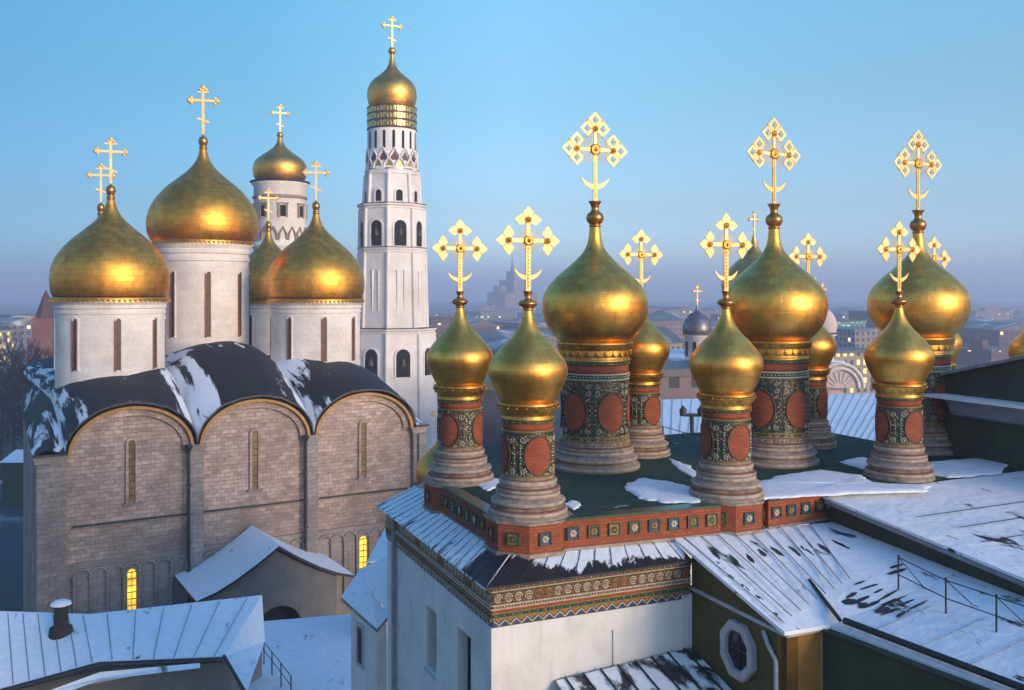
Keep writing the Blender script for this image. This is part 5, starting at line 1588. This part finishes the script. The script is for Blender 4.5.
for z0, z1, zn, cnt in zones:
    combos = [(m_, s_, gb) for m_ in mats for s_ in sizes for gb in (0, 1)]
    rnd.shuffle(combos)
    for i in range(cnt):
        (mt, mn), (sn, h0, h1), gb = combos[i]
        D = 420 * (1.0 + 3.4 * ((i + rnd.random()) / cnt) ** 1.3)
        hh = rnd.uniform(h0, h1) * (1 + D / 3500) * .75
        wpx = (rnd.uniform(14, 26) if sn != 'wide' else rnd.uniform(22, 36)) * 950 / D * (1 + D / 2500)
        xc = rnd.uniform(z0, z1)
        py = max(HY - (GZ + hh) * F / D, (309 if z0 > 0 else 317) + 16 * rnd.random() ** 1.5)
        city('city_building', '%s %s %s-roofed city block %s' % (sn, mn, 'gable' if gb else 'flat', zn), xc - wpx / 2, xc + wpx / 2, D, py, mt, gable=4 if gb else 0, skew=rnd.uniform(-.4, .4), penthouse=(not gb and rnd.random() < .5))
# red brick fortress tower behind the left dome
kt = thing('brick_tower', 'red brick fortress tower with tent roof behind the front left cathedral dome', 'tower', (at(46, HY, 300).x, 300, GZ))
k_ = 300 / F
b = MB(); b.prism([(-4, -4), (4, -4), (4, 4), (-4, 4)], 'z', 0, (HY - 338) * k_ - GZ, 'brick_far'); b.prism([(-3, -3), (3, -3), (3, 3), (-3, 3)], 'z', (HY - 338) * k_ - GZ, (HY - 318) * k_ - GZ, 'brick_far'); b.build('wall', kt)
b = MB(); b.lathe([(3.4, (HY - 318) * k_ - GZ), (1.0, (HY - 296) * k_ - GZ), (.1, (HY - 290) * k_ - GZ)], 8, 'brick_dark', smooth=False); b.build('roof', kt)

# =================================================================== TREES on the far left
def tree_mesh(seed, h, conifer=False):
    r = random.Random(seed); tr, cr = MB(), MB()
    tr.tube([(0, 0, -.3), (r.uniform(-.1, .1), r.uniform(-.1, .1), h * .35), (r.uniform(-.3, .3), r.uniform(-.3, .3), h * .8)], [h * .022, h * .015, h * .004], 'bark', 7)
    def twig(p, d, ln, rad, lev):
        q = p + d * ln
        m_ = p.lerp(q, .5) + Vector((r.uniform(-1, 1), r.uniform(-1, 1), r.uniform(-.3, 1))) * ln * .06
        (tr if lev == 0 else cr).tube([p, m_, q], [rad, rad * .8, rad * .5], 'bark' if lev < 2 else 'twig', 4 if lev < 2 else 3, False)
        if lev < 3:
            for k in range((4, 5, 4)[lev]):
                t = r.uniform(.3, 1); s_ = p.lerp(q, t)
                dd = (d + Vector((r.uniform(-1, 1), r.uniform(-1, 1), r.uniform(-.35, .8))) * .75).normalized()
                twig(s_, dd, ln * r.uniform(.4, .62), rad * .5, lev + 1)
    n = 13
    for k in range(n):
        z = h * (.26 + .58 * k / n); a = k * 2.4 + r.uniform(-.4, .4)
        up = .5 + .7 * k / n
        d = Vector((math.cos(a), math.sin(a), up)).normalized()
        twig(Vector((0, 0, z)), d, h * (.36 - .17 * k / n), h * .008, 0)
    return tr.mesh('trunk'), cr.mesh('crown')
tm = [tree_mesh(s, 13) for s in (1, 2, 3)]   # three bare crowns, reused
tspots = [(-14, 190), (2, 182), (14, 196), (25, 186), (36, 200), (46, 190), (8, 225), (20, 238), (32, 228), (44, 240), (-4, 250), (12, 265), (28, 270), (40, 262)]
tl_ = ['front row', 'middle row', 'back row']
names_x = ['leftmost', 'second', 'third', 'fourth', 'fifth', 'rightmost']
cnt = {}
for i, (px, D) in enumerate(tspots):
    row = 0 if D < 205 else (1 if D < 245 else 2)
    k = cnt.get(row, 0); cnt[row] = k + 1
    rn = ('%s bare tree in the %s of trees at far left' % (names_x[k] if not (k == 3 and row) else 'rightmost', tl_[row]))
    p = at(px, HY, D)
    t = thing('bare_tree', rn, 'tree', (p.x, D, GZ), rnd.uniform(0, 6), 'dark bare trees at the far left')
    s = rnd.uniform(1.45, 1.85)
    t.scale = (s, s, s * rnd.uniform(.9, 1.15))
    a, c = tm[i % 3]
    for nm, me in (('trunk', a), ('crown', c)):
        o = bpy.data.objects.new(nm, me); COL.objects.link(o); o.parent = t
# small snow roofed shed and its lamp in the courtyard
sh = thing('courtyard_shed', 'dark shed with a small snowy roof in the courtyard left of the cathedral', 'shed', at(8, 500, 160) * 1.0)
sh.location.z = GZ
b = MB(); b.box(-1.0, 3.2, 0, 5, 0, 7.3, 'green_wall'); b.build('wall', sh)
b = MB(); b.prism([(-.3, 7.3), (5.3, 7.3), (5.3, 8.6)], 'x', -1.4, 3.6, 'snow_full'); b.build('roof', sh)

# =================================================================== HAZE, LIGHT, SKY, CAMERA
HAZE = 0.00062
m = bpy.data.materials.new('haze air'); m.use_nodes = True; nt = m.node_tree; nt.nodes.clear()
out = nt.nodes.new('ShaderNodeOutputMaterial'); pv = nt.nodes.new('ShaderNodeVolumePrincipled')
pv.inputs['Color'].default_value = (.72, .78, .95, 1); pv.inputs['Density'].default_value = HAZE; pv.inputs['Anisotropy'].default_value = .1
L(nt, pv.outputs[0], out.inputs['Volume'])
M['haze'] = m
b = MB(); b.box(-S_ - 50, S_ + 50, -S_ * .35 - 50, S_ + 50, GZ - 1, 52, 'haze')
hz = b.build('haze', None, None, 'stuff'); tag(hz, 'thin blue evening haze lying over the city', 'haze')

SUN_AZ, SUN_EL = R(47), R(9.0)                # azimuth from -Y toward +X
S = Vector((math.sin(SUN_AZ) * math.cos(SUN_EL), -math.cos(SUN_AZ) * math.cos(SUN_EL), math.sin(SUN_EL)))
sl = bpy.data.lights.new('sun', 'SUN'); sl.energy = 1.6; sl.angle = R(18); sl.color = (1.0, .74, .52)
so = bpy.data.objects.new('sun', sl); COL.objects.link(so)
so.rotation_euler = S.to_track_quat('Z', 'Y').to_euler()

wd = bpy.data.worlds.new('World'); sc.world = wd; wd.use_nodes = True; nt = wd.node_tree
bg = nt.nodes['Background']
sky = nt.nodes.new('ShaderNodeTexSky'); sky.sky_type = 'NISHITA'; sky.sun_disc = False
sky.sun_elevation = SUN_EL; sky.sun_rotation = math.atan2(S.x, S.y)
sky.altitude = 150; sky.air_density = 1.0; sky.dust_density = 1.5; sky.ozone_density = 3.0
tc = nt.nodes.new('ShaderNodeTexCoord'); sx = nt.nodes.new('ShaderNodeSeparateXYZ'); L(nt, tc.outputs['Generated'], sx.inputs[0])
belt = ramp(nt, sx.outputs['Z'], [(0.0, (1.0, 1.3, 2.6)), (.04, (.95, 1.1, 1.75)), (.085, (.90, .90, 1.13)), (.2, (.90, 1.0, 1.0)), (.35, (1.03, 1.30, 1.24)), (.6, (.98, 1.55, 1.95)), (1, (.92, 1.52, 2.05))])
side = math_n(nt, 'MULTIPLY_ADD', sx.outputs['Y'], 1.3, True); nt.nodes[-1].inputs[2].default_value = .15
side = math_n(nt, 'MAXIMUM', side, math_n(nt, 'MULTIPLY_ADD', sx.outputs['Z'], 2.5, True)); nt.nodes[-2].inputs[2].default_value = -.75
skyc = mixc(nt, side, sky.outputs[0], mixc(nt, 1.0, sky.outputs[0], belt, 'MULTIPLY'))
anti = math_n(nt, 'MULTIPLY_ADD', sx.outputs['X'], 1.9, True); nt.nodes[-1].inputs[2].default_value = .93
dk_ = ramp(nt, anti, [(0, (.34, .50, .56)), (.45, (.50, .68, .70)), (.93, (.97, 1, .96)), (1, (.97, 1, .96))])
skyc = mixc(nt, side, skyc, mixc(nt, 1.0, skyc, dk_, 'MULTIPLY'))
L(nt, skyc, bg.inputs['Color'])   # violet-blue anti-twilight band opposite the low sun
bg.inputs['Strength'].default_value = .15

sc.view_settings.view_transform = 'Standard'; sc.view_settings.look = 'None'
sc.view_settings.exposure = 1.0; sc.view_settings.gamma = 1; sc.view_settings.use_curve_mapping = False
cam = bpy.data.cameras.new('camera'); cam.lens = F / 1024 * 36; cam.sensor_width = 36; cam.clip_end = 12000; cam.clip_start = .1
cam.shift_y = -(345 - HY) / 1024
co_ = bpy.data.objects.new('camera', cam); COL.objects.link(co_); co_.rotation_euler = (PI / 2, 0, 0)
sc.camera = co_
sc.cycles.max_bounces = 6; sc.cycles.volume_bounces = 1
sc.cycles.use_denoising = True
